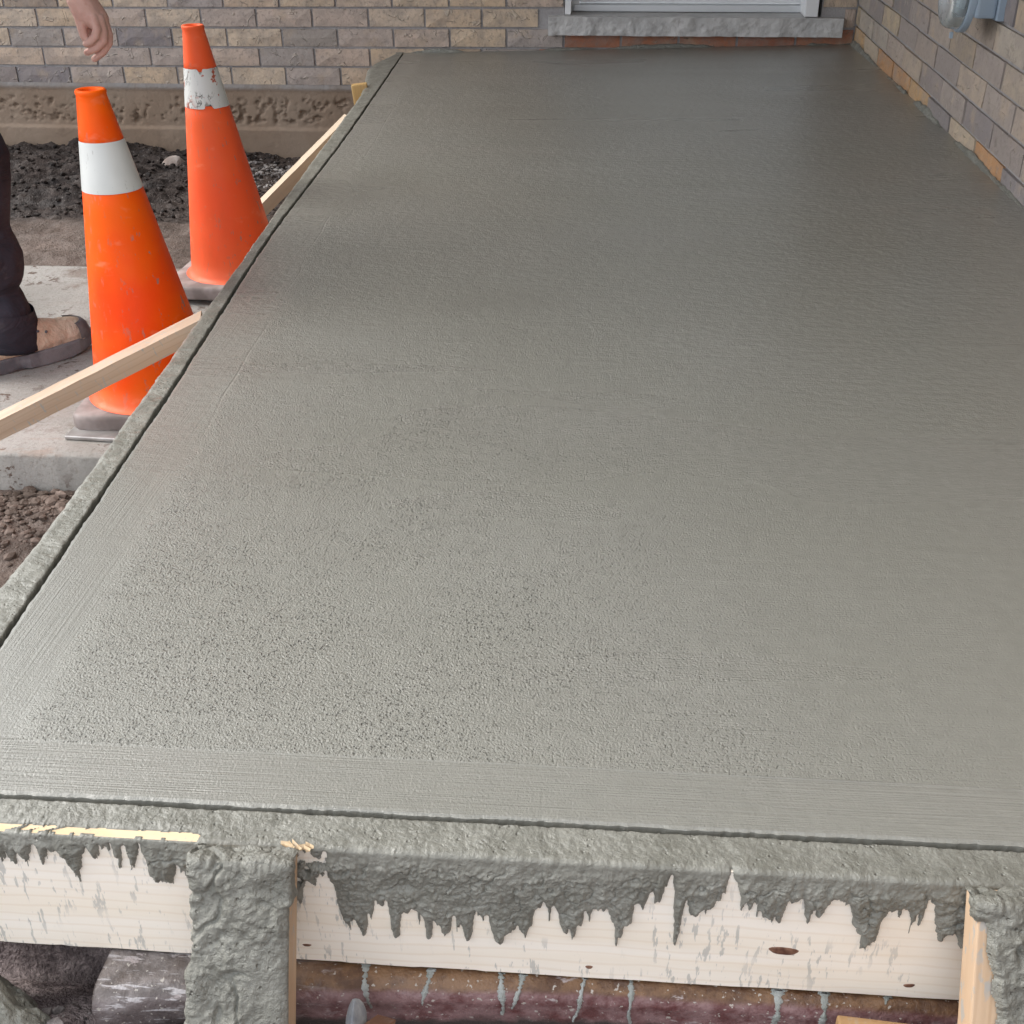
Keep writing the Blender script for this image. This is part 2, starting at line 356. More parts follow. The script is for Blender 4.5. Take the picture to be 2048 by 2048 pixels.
# outline of the bare wood, lower edge of the drips, read from the photograph
dL = [(0,460),(30,490),(70,550),(85,515),(130,500),(165,455),(190,430),(225,435),(240,520),(262,585),(276,575),(280,480),(290,520),(298,450),(340,470),(400,530),(440,550),(460,600),(488,680),(492,560),(500,535),(530,515),(545,440),(570,470),(590,520),(640,480),(660,420),(690,470),(750,520),(770,600),(780,410),(800,420),(812,640),(832,650),(845,560),(858,600),(872,540),(890,430),(915,450),(940,590),(965,620),(1000,670),(1050,680),(1060,660),(1110,670),(1125,620),(1135,545),(1150,560),(1163,640),(1180,570),(1200,650),(1225,700),(1260,720)]
dM = [(175,670),(200,500),(240,515),(260,490),(300,495),(330,510),(370,530),(385,580),(400,660),(430,740),(470,800),(480,830),(486,770),(510,750),(540,820),(575,895),(592,850),(598,780),(620,720),(635,640),(645,600),(665,630),(690,680),(720,700),(740,760),(755,850),(768,915),(800,910),(806,870),(809,800),(812,720),(830,710),(860,720),(875,680),(890,690),(905,740),(930,810),(936,720),(960,760),(972,830),(985,900),(1008,895),(1014,840),(1018,770),(1024,745),(1045,820),(1065,845),(1095,865),(1130,830),(1140,780),(1190,770),(1210,830),(1235,905),(1268,880),(1275,790),(1300,755),(1330,760),(1370,770),(1395,830),(1415,890),(1430,930),(1455,945),(1475,890),(1490,845),(1530,830),(1560,800),(1600,850),(1615,885),(1635,815),(1655,790),(1660,750),(1680,690),(1720,670),(1755,690),(1765,820),(1780,720),(1795,665),(1820,720),(1850,830),(1880,840),(1915,885)]
dN = [(310,880),(320,840),(345,790),(400,740),(440,730),(455,700),(510,700),(552,695),(560,770),(575,850),(582,965),(605,910),(630,860),(640,800),(688,795),(695,730),(710,655),(750,655),(770,690),(790,630),(810,590),(830,620),(845,670),(880,640),(900,590),(930,510),(945,490),(956,510),(960,700),(962,855),(968,885),(978,880),(1000,820),(1020,740),(1040,620),(1050,640),(1056,710),(1090,720),(1130,700),(1160,685),(1200,690),(1225,670),(1250,610),(1300,570),(1320,520),(1340,480),(1370,530),(1385,600),(1390,700),(1405,735),(1420,690),(1460,680),(1480,635),(1510,680),(1540,730),(1570,760),(1580,805),(1600,770),(1655,750),(1670,700),(1690,660),(1740,640),(1785,620),(1800,690),(1820,795),(1850,720),(1900,740),(1932,700)]
dR = [(218,980),(225,900),(310,840),(360,850),(430,870),(440,960),(470,970),(485,1000),(490,1070),(535,1120),(543,1280),(570,1275),(600,1200),(660,1130),(690,1060),(700,1010),(760,970),(830,930),(870,980),(900,900),(950,950),(965,1055),(990,1030),(1045,1020),(1080,960),(1130,905),(1160,910),(1175,1020),(1190,1210),(1200,1160),(1270,1130),(1300,1120),(1345,1190),(1370,1230),(2500,1260)]
pts = [(x / 3.22, 1550 + y / 3.22) for x, y in dL] + [(398, 1800), (598, 1800)] + [(550 + x / 3.22, 1600 + y / 3.22) for x, y in dM] \
    + [(1050 + x / 3.22, 1600 + y / 3.22) for x, y in dN] + [(1600 + x / 4.3125, 1600 + y / 4.3125) for x, y in dR]
dw = [at(px, py, Y=BF - .002) for px, py in pts]
dxs = np.maximum.accumulate(np.array([p.x for p in dw]) + np.arange(len(dw)) * 1e-7); dzs = np.array([p.z for p in dw])
def edt(mask, it):
    d = np.zeros(mask.shape); cur = mask.copy()
    for k in range(it):
        d[cur] = k + 1; e = cur.copy()
        e[1:] &= cur[:-1]; e[:-1] &= cur[1:]
        if k % 2:
            e[:, 1:] &= cur[:, :-1]; e[:, :-1] &= cur[:, 1:]
        else: e[:, 1:] &= cur[:, :-1]; e[:, :-1] &= cur[:, 1:]
        e[0] = cur[0]; cur = e
    return d
def front_coat():
    x0, x1, st = -.74, .66, .00085
    xs = np.arange(x0, x1, st); top = .0410; face = .118
    ss = np.concatenate([np.arange(0, top, .0012), top + np.arange(0, face, st)])
    Xg, S = np.meshgrid(xs, ss)
    z_f = -(S - top)                                  # height on the face
    wob = .0016 * fbm(Xg, S, 70, 3, 40); wz = .0022 * fbm(Xg, S, 90, 3, 41)
    zlim = np.interp(Xg + wob, dxs, dzs) + wz
    streak = np.clip(fbm(Xg, 0 * Xg, 330, 3, 50) - .05, 0, 1) * (.5 + fbm(Xg, 0 * Xg, 40, 2, 51)) + .5 * np.clip(fbm(Xg, 0 * Xg, 120, 3, 52) - .2, 0, 1)
    zlim = zlim - .045 * streak + .022 * np.clip(fbm(Xg, 0 * Xg, 260, 3, 53) - .12, 0, 1)
    mask = (S < top) | ((z_f + BTOP + .004) > zlim)
    # bare sliver of the board's top edge, left of the first stake
    a, b = at(0, 1646, z=0), at(0, 1664, z=0)
    sy = BB + .0060 - S
    strip = (S < top) & (Xg < at(392, 1670, z=0).x + .004 * fbm(S, S, 300, 2, 3)) & (sy > .8388 + .0022 * fbm(Xg, S, 60, 3, 42)) & (sy < .8462 + .0016 * fbm(Xg, S, 90, 3, 43))
    strip &= ~(fbm(Xg * 8 + S * 20, S * 3, 7, 3, 44) > .38)
    mask &= ~strip
    # splintered bare bits by the stakes and thin scraped places
    m3 = fbm(Xg, S, 110, 3, 49)
    mask &= ~((Xg > at(570, 1700, z=0).x) & (Xg < at(648, 1700, z=0).x) & (S > top + .003) & (S < top + .055) & (m3 > .12 + 6 * np.abs(Xg + .282 - .25 * (S - top)) ))
    d = edt(mask, 14) / 14.
    prof = np.sin(np.clip(d * 1.25, 0, 1) * math.pi / 2) ** .8
    faceF = sst(top - .004, top + .01, S)
    lump = .7 * fbm(Xg, S, 26, 4, 45) + .7 * fbm(Xg, S, 75, 4, 46, .65) - .5 * np.exp(-(fbm(Xg, S, 40, 3, 48) / .05) ** 2) + .2; lump2 = fbm(Xg, S, 190, 3, 47)
    faceF = sst(top + .001, top + .022, S)
    th = .0010 + prof * (.0026 + faceF * .0026 + (.0005 + .0038 * faceF) * lump + (.0008 + .0012 * faceF) * lump2)
    th = np.maximum(th, .0008)
    th = np.where(d <= .08, .0002, th)
    inner = S < .0012 * 2.5
    th = np.where(S < .001, -.03, th)
    rr = .004
    Yb = BB + .0060 - S; Zb = np.full_like(S, BTOP); Yn = np.zeros_like(S); Zn = np.ones_like(S)
    on = S > top; Yb = np.where(on, BF, Yb); Zb = np.where(on, BTOP - (S - top), Zb)
    ang = sst(top - .0015, top + .0035, S) * math.pi / 2; Yn = -np.sin(ang); Zn = np.cos(ang)
    jit = front_jit(Xg + 3) * np.clip(1 - S / .008, 0, 1) * .8
    V = np.stack([Xg.ravel(), (Yb + Yn * th + jit).ravel(), (Zb + Zn * th).ravel()], 1)
    mc = mask[:-1, :-1] & mask[1:, :-1] & mask[:-1, 1:] & mask[1:, 1:]
    Fc = grid_faces(len(ss), len(xs), mc)[:, ::-1]
    V, Fc = compact(V, Fc)
    mesh_obj('wet_concrete', V, Fc, m_mix, front, True)
front_coat()
# bare timber showing along the board's top edge
bm = box_bm(-.78, at(392, 1670, z=0).x + .002, BF + .0002, BF + .016, BTOP, BTOP + .0006)
bm_obj('top_edge', bm, m_pineT, front)

# ------------------------------------------------------------------ left form board and its concrete
left = empty('form_board', (0, 0, 0)); tag(left, 'long form board down the left side of the slab, its top buried in wet concrete', 'form board')
def left_form():
    ys = np.linspace(.80, BACK - .01, 240); ex = edge_x(ys)
    V = []; 
    for y, x in zip(ys, ex):
        xi = x - .0135
        V += [(xi, y, BBOT), (xi, y, BTOP), (xi - .0145, y, BTOP), (xi - .0145, y, BBOT)]
    Fc = [(i * 4 + k, (i + 1) * 4 + k, (i + 1) * 4 + (k + 1) % 4, i * 4 + (k + 1) % 4) for i in range(239) for k in range(4)]
    mesh_obj('board', V, Fc + [(3, 2, 1, 0), (956, 957, 958, 959)], wood_material('pine_side', (.62, .47, .3), (.58, .42, .25), (.4, .27, .14), 'Y', .5), left)
    # coat
    n = 2400; t = np.linspace(0, 1, n); yy = .79 + (BACK - .012 - .79) * (np.exp(1.6 * t) - 1) / (np.exp(1.6) - 1)
    prof = np.concatenate([[0, 1e-5, 2e-5, .012], np.linspace(.035, 1, 25)]); Yg, Q = np.meshgrid(yy, prof)
    ex = edge_x(Yg)
    yk = np.array([.8, 1.27, 1.49, 1.72, 2.26, 2.73, 3.22, 4.37, 4.69, 5.0, 5.12, 5.35, 5.53, 5.79, 5.84])
    xk = np.array([-.785, -.792, -.794, -.808, -.836, -.858, -.889, -.946, -.962, -.985, -1.012, -1.045, -1.049, -1.0, -.99])
    outer = np.interp(Yg, yk, xk) + .003 * fbm(Yg, 0 * Yg, 9, 4, 60) + .002 * fbm(Yg, 0 * Yg, 70, 3, 61)
    inner = ex - .0062 + left_jit(Yg + 7) * .8
    w = inner - outer
    # Q 0..0.75 across the top, then down the outside
    a = np.clip(Q / .72, 0, 1); dwn = np.clip((Q - .72) / .28, 0, 1)
    Xg = inner - w * a - .004 * dwn * (1 + fbm(Yg, Q, 30, 3, 62)); 
    drop = dwn ** 1.2 * (.05 + .03 * fbm(Yg, 0 * Yg, 14, 3, 63)) + .006 * np.clip((a - .75) / .25, 0, 1) ** 2
    Z = .0015 - drop + .0018 * fbm(Xg, Yg, 22, 4, 64) + .0010 * fbm(Xg, Yg, 110, 3, 65) - .001 * np.clip(1 - a * 30, 0, 1)
    Z[0] = -.10; Z[1] -= .003
    Z += np.interp(Yg, [.8, 4.9, 5.5, 5.85], [0, 0, .012, .016]) * np.clip(1 - a, 0, 1) * 0
    V = np.stack([Xg.ravel(), Yg.ravel(), Z.ravel()], 1)
    mesh_obj('wet_concrete', V, grid_faces(len(prof), n), m_mixs, left, True)
left_form()

# ------------------------------------------------------------------ stakes nailed outside the front form
def stake(x0, x1, lean, label, seed, cover, length=.62):
    r = empty('wooden_stake', ((x0 + x1) / 2, BF - .004, -.006), (-R(lean), 0, 0)); tag(r, label, 'wooden stake', 'leaning stakes along the front form')
    hw = (x1 - x0) / 2
    b = box_bm(-hw, hw, -.038, 0, -length, 0, .0015); bm_obj('stake', b, m_stake, r)
    # concrete coat: grid over left side, front face, right side and top
    st = .0012; us = np.arange(-.012, 2 * hw + .008, st); vs_ = np.arange(-.03, length - .02, st)
    U, Vv = np.meshgrid(us, vs_)
    keep = cover(U / (2 * hw), Vv, fbm(U, Vv, 24, 4, seed)); 
    d = edt(keep, 10) / 10.; prof = np.sin(np.clip(d * 1.2, 0, 1) * math.pi / 2)
    lump = .9 * fbm(U, Vv, 17, 4, seed + 1) - .75 * np.exp(-(fbm(U, Vv, 22, 3, seed + 9) / .06) ** 2) * sst(.35, 0, U / (2 * hw) - .45) + .15 + .75 * fbm(U, Vv, 48, 4, seed + 2) + .35 * fbm(U, Vv, 130, 3, seed + 3)
    th = .0006 + prof * np.maximum(.0060 + .0070 * lump * (1 - .65 * sst(.45, .75, U / (2 * hw)) * sst(.05, .12, Vv)), .0010)
    th *= 1 - .45 * sst(.18, .3, Vv)
    # wrap: u<0 on the left side, u>2hw on the right; v<0 on the top
    X = -hw + np.clip(U, 0, 2 * hw); Y = -.038 + np.clip(-U, 0, 1) + np.clip(U - 2 * hw, 0, 1) + np.clip(-Vv, 0, 1); Z = -np.clip(Vv, 0, 9)
    nx = np.where(U < .004, -(1 - sst(-.003, .004, U)), sst(2 * hw - .004, 2 * hw + .003, U)); nz = 1 - sst(-.004, .004, Vv)
    ny = -np.sqrt(np.clip(1 - nx ** 2 - nz ** 2, .0, 1)); l = np.sqrt(nx ** 2 + ny ** 2 + nz ** 2); nx, ny, nz = nx / l, ny / l, nz / l
    V = np.stack([(X + nx * th).ravel(), (Y + ny * th).ravel(), (Z + nz * th).ravel()], 1)
    mc = keep[:-1, :-1] & keep[1:, :-1] & keep[:-1, 1:] & keep[1:, 1:]
    V, Fc = compact(V, grid_faces(len(vs_), len(us), mc)[:, ::-1]); mesh_obj('wet_concrete', V, Fc, m_mixd, r, True)
    return r
sL = stake(-.373, -.281, 24, 'wooden stake wholly plastered with wet concrete, left of the drip-covered pine board', 200,
      lambda u, v, n: (v < .60) & ~((n > .52) & (v > .05) & (v < .2)) & ~((u > 1.02) & (v > .04)))
sR = stake(.372, .470, 24, 'wooden stake at the right end with wet concrete sliding down over bare wood', 300,
      lambda u, v, n: v < (.015 + .42 * np.clip(u - .05, 0, 1) ** .8 + .05 * n))
# splinters of bare wood on top of the form beside the left stake
spl = bmesh.new()
for k in range(9):
    p = at(572 + k * 6 + random.uniform(-2, 2), 1690 + .6 * k + random.uniform(-4, 4), z=.001); a = random.uniform(-.9, .3)
    dx, dy = .0055 * math.cos(a), .0055 * math.sin(a)
    q = [Vector((p.x - dx, p.y - dy, -.001)), Vector((p.x + dx, p.y + dy, .0005)), Vector((p.x + dx * .9 - dy * .3, p.y + dy + dx * .3, .003)), Vector((p.x - dx, p.y - dy + .002, .002))]
    v = [spl.verts.new(c) for c in q]; v.append(spl.verts.new(((q[0] + q[1]) / 2) + Vector((0, 0, -.004))))
    spl.faces.new(v[:4]); spl.faces.new([v[0], v[4], v[1]]); spl.faces.new([v[1], v[4], v[2]]); spl.faces.new([v[2], v[4], v[3]]); spl.faces.new([v[3], v[4], v[0]])
bm_obj('splinter', spl, m_pineS, front, kind='stuff')

# ------------------------------------------------------------------ walls
def brick_proto(k, L, H, D=.06):
    r = random.Random(k); bm = bmesh.new(); nx = 4; nz = 2
    g = [[bm.verts.new((-L / 2 + L * i / nx + (r.uniform(-.0015, .0015) if 0 < i < nx else 0), -D if (0 < i < nx and 0 < j < nz) else -D + .003, -H / 2 + H * j / nz)) for i in range(nx + 1)] for j in range(nz + 1)]
    for j in range(nz + 1):
        for i in range(nx + 1): g[j][i].co.y += r.uniform(-.0018, .0018)
    b = [bm.verts.new(p) for p in [(-L / 2, 0, -H / 2), (L / 2, 0, -H / 2), (L / 2, 0, H / 2), (-L / 2, 0, H / 2)]]
    for j in range(nz):
        for i in range(nx): bm.faces.new([g[j][i], g[j][i + 1], g[j + 1][i + 1], g[j + 1][i]])
    bm.faces.new([b[0], b[1]] + g[0][::-1]); bm.faces.new([b[2], b[3]] + g[nz]); 
    bm.faces.new([b[1], b[2]] + [g[j][nx] for j in (2, 1, 0)]); bm.faces.new([b[3], b[0]] + [g[j][0] for j in (0, 1, 2)])
    me = bpy.data.meshes.new('brick'); bm.normal_update(); bm.to_mesh(me); bm.free(); me.materials.append(m_brick); return me
def wall(root, L, H, pitch, rise, ncourse, joints, x_lo, x_hi, zrow, see, skip, special=None):
    """bricks in the wall's own frame: x along it, y out of its back, z up; see() says which the photograph shows"""
    protos = [brick_proto(i, L, H) for i in range(7)]; jv, jf, jr = [], [], []
    var = {}
    for k in range(ncourse):
        z = zrow + rise * k + rise / 2; x = joints[k % len(joints)]
        x0 = x - pitch * math.ceil((x - x_lo) / pitch); n = int((x_hi - x0) / pitch) + 1
        for i in range(-1, n + 1):
            a = x0 + pitch * i + (pitch - L) / 2; b = a + L; a2, b2 = max(a, x_lo), min(b, x_hi)
            segs = [(a2, b2)]
            for (s0, s1, z0, z1) in skip:
                new = []
                for (p, q) in segs:
                    if z + H / 2 > z0 and z - H / 2 < z1 and q > s0 and p < s1:
                        if s0 - p > .03: new.append((p, s0 - .006))
                        if q - s1 > .03: new.append((s1 + .006, q))
                    else: new.append((p, q))
                segs = new
            for (p, q) in segs:
                if q - p < .025: continue
                c = (p + q) / 2; sx = (q - p) / L
                me = random.choice(protos); dz = random.uniform(-.0012, .0012); dy = random.uniform(-.002, .002)
                if see(c, z):
                    o = bpy.data.objects.new('brick', me); C.objects.link(o); o.parent = root
                    o.location = (c, dy, z + dz); o.scale = (sx, 1, 1); o.rotation_euler = (0, random.uniform(-.004, .004), 0)
                    if special:
                        sm = special(c, z)
                        if sm:
                            key = (me.name, sm.name)
                            if key not in var: m2 = me.copy(); m2.materials[0] = sm; var[key] = m2
                            o.data = var[key]
                else:
                    s = len(jv); rv = random.random()
                    y = -.059 + dy
                    jv += [(p, y, z - H / 2), (q, y, z - H / 2), (q, y, z + H / 2), (p, y, z + H / 2), (p, -.03, z - H / 2), (q, -.03, z - H / 2), (q, -.03, z + H / 2), (p, -.03, z + H / 2)]
                    jf += [(s, s+1, s+2, s+3), (s, s+4, s+5, s+1), (s+1, s+5, s+6, s+2), (s+2, s+6, s+7, s+3), (s+3, s+7, s+4, s)]; jr += [rv] * 5
    o = mesh_obj('brick_courses', jv, jf, m_brickj, root, kind='stuff')
    a = o.data.attributes.new('rnd', 'FLOAT', 'FACE'); a.data.foreach_set('value', jr)

WT = 3.1
back = empty('brick_wall', (0, BACK, 0), (0, -.0045, 0)); tag(back, 'buff and grey brick wall running across behind the slab and the cones', 'brick wall')
back.location = (0, BACK + .06, 0)
DX0, DX1, DZ = -.205, .965, 2.25
def bx_to(root, name, x0, x1, y0, y1, z0, z1, mat, bev=0): return bm_obj(name, box_bm(x0, x1, y0, y1, z0, z1, bev), mat, root)
# mortar backing, split round the door opening and the sill
mb = bmesh.new()
for a in [(-4.2, DX0, -.049, .12, -.155, WT), (DX1, 1.30, -.049, .12, -.155, WT), (DX0, DX1, -.049, .12, DZ, WT), (DX0, DX1, -.049, .12, -.155, .088)]: box_bm(*a, bm=mb)
bm_obj('mortar', mb, m_mortar, back)
def jx(px, py, k): return at(px, py, Y=BACK).x
jb = [jx(461.5, 140, 0), jx(518, 103, 1), jx(563, 66, 2), jx(623, 25, 3)]
see_b = lambda x, z: z < .34 and x > -3.25
sill_gap = (-.29, 1.066, .118, .162)
wall(back, .256, .0765, .267, .0872, 36, jb, -4.2, 1.118, -.1498, see_b, [(DX0 - .0, DX1, .16, DZ), sill_gap],
     lambda x, z: m_red if (x > -.28 and z < .09) else (m_orange if (x > -.42 and x < -.2 and z < .09 and False) else None))
# right-hand wall: its frame turned so x runs towards the camera
right = empty('brick_wall', (RW + .06, BACK - .0, 0), (0, 0, -math.pi / 2)); tag(right, 'brick wall along the right side of the slab with orange bricks at its foot', 'brick wall')
right.rotation_euler = Euler((0, 0.0273, -math.pi / 2), 'XYZ')
def ry(y): return BACK - y
# course line A: z=.069 at y=3.434, and in the wall's frame z is unchanged at x = 0
zA = .069 + .0273 * (BACK - 3.434)
jr_ = [ry(5.608), ry(5.464)]
row0 = zA - .0835 * 1
bm_obj('mortar', box_bm(-.02, 7.0, -.049, .12, -.35, WT), m_mortar, right)
wall(right, .297, .0735, .308, .0835, 37, jr_, .002, 6.95, row0, lambda x, z: x < 2.95 and z < .62, [],
     lambda x, z: m_orange if (z < zA and (.6 < x < 1.17 or 2.12 < x < 2.4)) else (m_tan if z < zA and (x < .2 or 1.2 < x < 1.48) else m_brickr))

# parged foundation under the back bricks
def foundation():
    m = M('parging', .85, .3); c = m.mix(m.rng(m.noise(2.5, 4), .3, .7), (.27, .195, .14), (.33, .255, .195))
    X, Y, Z = m.xyz()
    c = m.mix(m.mth('MULTIPLY', m.rng(Z, -.185, -.16), m.rng(m.noise(4, 3), .3, .6, .3, 1)), c, (.36, .34, .33))
    c = m.mix(m.rng(m.noise(12, 4, .7), .5, .75, 0, .4), c, (.19, .14, .105)); m.col(c); m.bump(m.noise(60, 4, .7), .004, .7); m.bump(m.noise(9, 3), .012, .5)
    xs = np.arange(-4.2, -.85, .007); zs = np.arange(-.75, -.149, .006); X, Z = np.meshgrid(xs, zs)
    y = np.full_like(X, BACK - .003) + .004 * fbm(X, Z, 3, 3, 80)
    bandm = sst(-.345, -.325, Z) * (1 - sst(-.235, -.2, Z))
    y += -.010 * (1 - sst(-.365, -.35, Z)) 
    pit = np.clip(fbm(X, Z, 46, 4, 81, .65) - .14 + .5 * fbm(X, Z, 6, 2, 82), 0, .5)
    y += .045 * pit * bandm + .006 * np.clip(fbm(X, Z, 40, 3, 83) - .3, 0, 1)
    y -= .006 * sst(-.19, -.165, Z)
    mesh_obj('foundation_wall', np.stack([X.ravel(), y.ravel(), Z.ravel()], 1), grid_faces(len(zs), len(xs)), m.m, None, True)
    o = bpy.context.scene.objects['foundation_wall']; tag(o, 'low tan parged foundation with pitted honeycomb band under the back bricks', 'foundation')
foundation()

# ------------------------------------------------------------------ stone sill and door
def stone_sill():
    m = M('grey_stone', .75, .35); c = m.mix(m.rng(m.noise(7, 4), .3, .7), (.46, .455, .45), (.56, .55, .54))
    c = m.mix(m.rng(m.noise(22, 3), .58, .75, 0, .35), c, (.30, .25, .24)); m.col(c); m.bump(m.noise(90, 4, .7), .003, .6); m.bump(m.noise(25, 3), .006, .6)
    x0, x1, z0, z1, y0, y1 = -.278, 1.060, .086, .166, 5.806, 6.10
    xs = np.arange(x0, x1 + .001, .006); nz = 13; V = []; n = len(xs)
    rows = [(y1, z0, 0)] + [(y0, z0 + (z1 - z0) * k / (nz - 1), 1) for k in range(nz)] + [(y0 + .02, z1, 0), (y1, z1 + .004, 0)]
    for j, (y, z, r) in enumerate(rows):
        fy = y + (r * (.008 * fbm(xs, 0 * xs + z, 22, 4, 90) + .010 * (z1 - z) / (z1 - z0) * (fbm(xs, 0 * xs + z * 2, 14, 3, 91) + .3)) if r else 0 * xs)
        fz = z + (.0015 * fbm(xs, 0 * xs, 20, 3, 92) if j in (1, nz) else 0)
        V.append(np.stack([xs, fy, 0 * xs + fz], 1))
    V = np.concatenate(V); m_ = len(rows); Fc = grid_faces(m_, n).tolist()
    Fc.append([j * n for j in range(m_)]); Fc.append([j * n + n - 1 for j in range(m_)][::-1])
    o = mesh_obj('stone_sill', V, Fc, m.m); tag(o, 'grey rock-faced stone sill beneath the white door', 'sill')
stone_sill()
m_white = M('white_paint', .35, .5); m_white.col(m_white.mix(m_white.rng(m_white.noise(6, 3), .4, .7, 0, .25), (.80, .81, .82), (.68, .68, .67)))
m_white = m_white.m
m_door = M('door_panel', .4, .5); m_door.col(m_door.mix(m_door.rng(m_door.noise(3, 3), .3, .7), (.74, .77, .77), (.80, .82, .82))); m_door = m_door.m
m_alu = M('aluminium', .35, .5); m_alu.b.inputs['Metallic'].default_value = .2; m_alu.col((.66, .68, .70)); m_alu = m_alu.m
door = empty('door', (0, 6.0, 0)); tag(door, 'white framed door standing on the grey stone sill', 'door')
bx_to(door, 'door_leaf', -.14, .90, .03, .075, .205, 2.2, m_door, .003)
bx_to(door, 'threshold', -.165, .93, -.03, .09, .1705, .200, m_alu, .004)
bx_to(door, 'bottom_rail', -.135, .895, .012, .0295, .206, .228, m_white, .002)
for x0, x1 in ((-.20, -.142), (.902, .960)): bx_to(door, 'door_jamb', x0, x1, -.01, .11, .1705, 2.24, m_white, .003)
bx_to(door, 'storm_track', .885, .945, -.17, -.012, .1695, 2.24, m_white, .004)
bx_to(door, 'brick_mould', -.2035, -.175, -.14, -.012, .1695, 2.24, m_white, .003)
bx_to(door, 'door_header', -.20, .96, -.01, .11, 2.241, 2.30, m_white, .003)
bx_to(door, 'door_handle', -.10, -.075, -.03, .0295, 1.10, 1.24, m_alu, .004)

# ------------------------------------------------------------------ electricity meter on the right wall
def meter():
    r = empty('electricity_meter', (RW + .003, 3.82, .56)); tag(r, 'blue-grey electricity meter box with round glass cover on the right wall', 'meter')
    mg = M('meter_grey', .45, .5); mg.col(mg.mix(mg.rng(mg.noise(5, 3), .3, .7), (.27, .34, .42), (.33, .40, .47))); mg.bump(mg.noise(60, 2), .001, .3)
    bm_obj('back_plate', box_bm(-.022, 0, -.125, .115, -.143, .25, .003), mg.m, r)
    bm_obj('meter_box', box_bm(-.078, -.0225, -.112, .105, -.138, .24, .008), mg.m, r)
    def ring(pr, mat, name, n=48):
        V = []; Fc = []
        for x, rad in pr:
            for i in range(n): a = 2 * math.pi * i / n; V.append((x, rad * math.cos(a), rad * math.sin(a) - .080))
        for j in range(len(pr) - 1):
            for i in range(n): Fc.append((j * n + i, j * n + (i + 1) % n, (j + 1) * n + (i + 1) % n, (j + 1) * n + i))
        Fc.append([(len(pr) - 1) * n + i for i in range(n)])
        return mesh_obj(name, V, Fc, mat, r, True)
    ring([(-.0785, .108), (-.096, .108), (-.099, .105), (-.099, .100), (-.085, .100)], mg.m, 'sealing_ring')
    gl = M('meter_glass', .12, .5); gl.b.inputs['Transmission Weight'].default_value = .75; gl.b.inputs['IOR'].default_value = 1.45
    gl.col((.62, .70, .74)); gl.rgh(gl.rng(gl.noise(20, 3), .3, .7, .12, .35))
    ring([(-.100, .100), (-.115, .099), (-.130, .096), (-.140, .088), (-.144, .075), (-.144, .02)], gl.m, 'glass_cover')
    fc = M('meter_face', .5); fc.col((.50, .54, .56)); ring([(-.100, .082), (-.120, .082), (-.1205, .078), (-.1205, .01)], fc.m, 'meter_face')
    bm_obj('seal_tab', box_bm(-.112, -.103, -.006, .006, -.205, -.188, .001), mg.m, r)
meter()

# ------------------------------------------------------------------ ground
def ground_z(x, y):
    f = lambda a, b, v: sst(a, b, v)
    z = np.full_like(x, -.39)
    z = z + .075 * f(2.8, 3.5, y) - .105 * f(4.0, 4.6, y) - .075 * f(5.0, 5.85, y)
    clod = f(3.95, 4.3, y) * (1 - .6 * f(-1.9, -1.3, x))
    z = z + clod * (.055 * np.exp(-((x + 2.55) / .75) ** 2) * f(4.2, 5.0, y) + .040 * fbm(x, y, 7, 4, 100, .6) + .016 * fbm(x, y, 30, 3, 101, .6))
    z = z + .012 * fbm(x, y, 6, 4, 102) + .008 * fbm(x, y, 30, 3, 103, .6)
    z = z + .105 * np.exp(-((x + 1.02) / .16) ** 2 - ((y - 2.98) / .2) ** 2)
    fr = 1 - f(.75, 1.05, y)
    zf = -.262 + .016 * fbm(x, y, 22, 4, 104, .6) + .022 * (1 - f(-.56, -.46, x)) - .05 * np.exp(-((x + .49) / .03) ** 2) + .07 * (1 - f(.2, .8, y)) * 0
    zf = zf + .05 * np.exp(-((x + .43) / .05) ** 2 - ((y - .75) / .06) ** 2)
    z = z * (1 - fr) + zf * fr
    ins = f(-.80, -.76, x) * f(.90, .93, y); z = z * (1 - ins) - .19 * ins
    ins2 = (1 - f(-1.15, -1.12, x)) * f(2.26, 2.3, y) * (1 - f(3.43, 3.47, y)); z = z * (1 - ins2) - .40 * ins2
    far = np.clip((np.maximum(np.abs(x) - 4, 0) + np.maximum(-y, 0) + np.maximum(y - 6.2, 0)) / 4, 0, 1)
    return z * (1 - far) - .42 * far
def soil_material():
    m = M('soil', .85, .35); X, Y, Z = m.xyz()
    dark = m.mix(m.rng(m.noise(9, 4, .7), .35, .65), (.018, .013, .012), (.055, .041, .036))
    brown = m.mix(m.rng(m.noise(7, 4, .65), .3, .7), (.085, .062, .05), (.17, .13, .11))
    k = m.mth('MULTIPLY', m.rng(m.mth('ADD', Y, m.mth('MULTIPLY', m.noise(4, 3), .3)), 4.1, 4.35), m.rng(m.mth('ADD', X, m.mth('MULTIPLY', m.noise(3, 3), .5)), -1.7, -1.1, 1, .45))
    c = m.mix(k, brown, dark)
    kf = m.rng(Y, .98, 1.1, 1, 0); c = m.mix(m.mth('MULTIPLY', kf, .95), c, m.mix(m.rng(m.noise(25, 4, .7), .4, .65), (.11, .085, .085), (.34, .28, .27)))
    c = m.mix(m.rng(m.noise(80, 2, .6), .66, .72, 0, .7), c, (.27, .24, .22))
    m.col(c); m.rgh(m.rng(m.noise(12, 2), .3, .7, .6, .95)); m.bump(m.noise(30, 4, .65), .02, .8); m.bump(m.noise(140, 3, .7), .006, .9); return m.m
m_soil = soil_material()
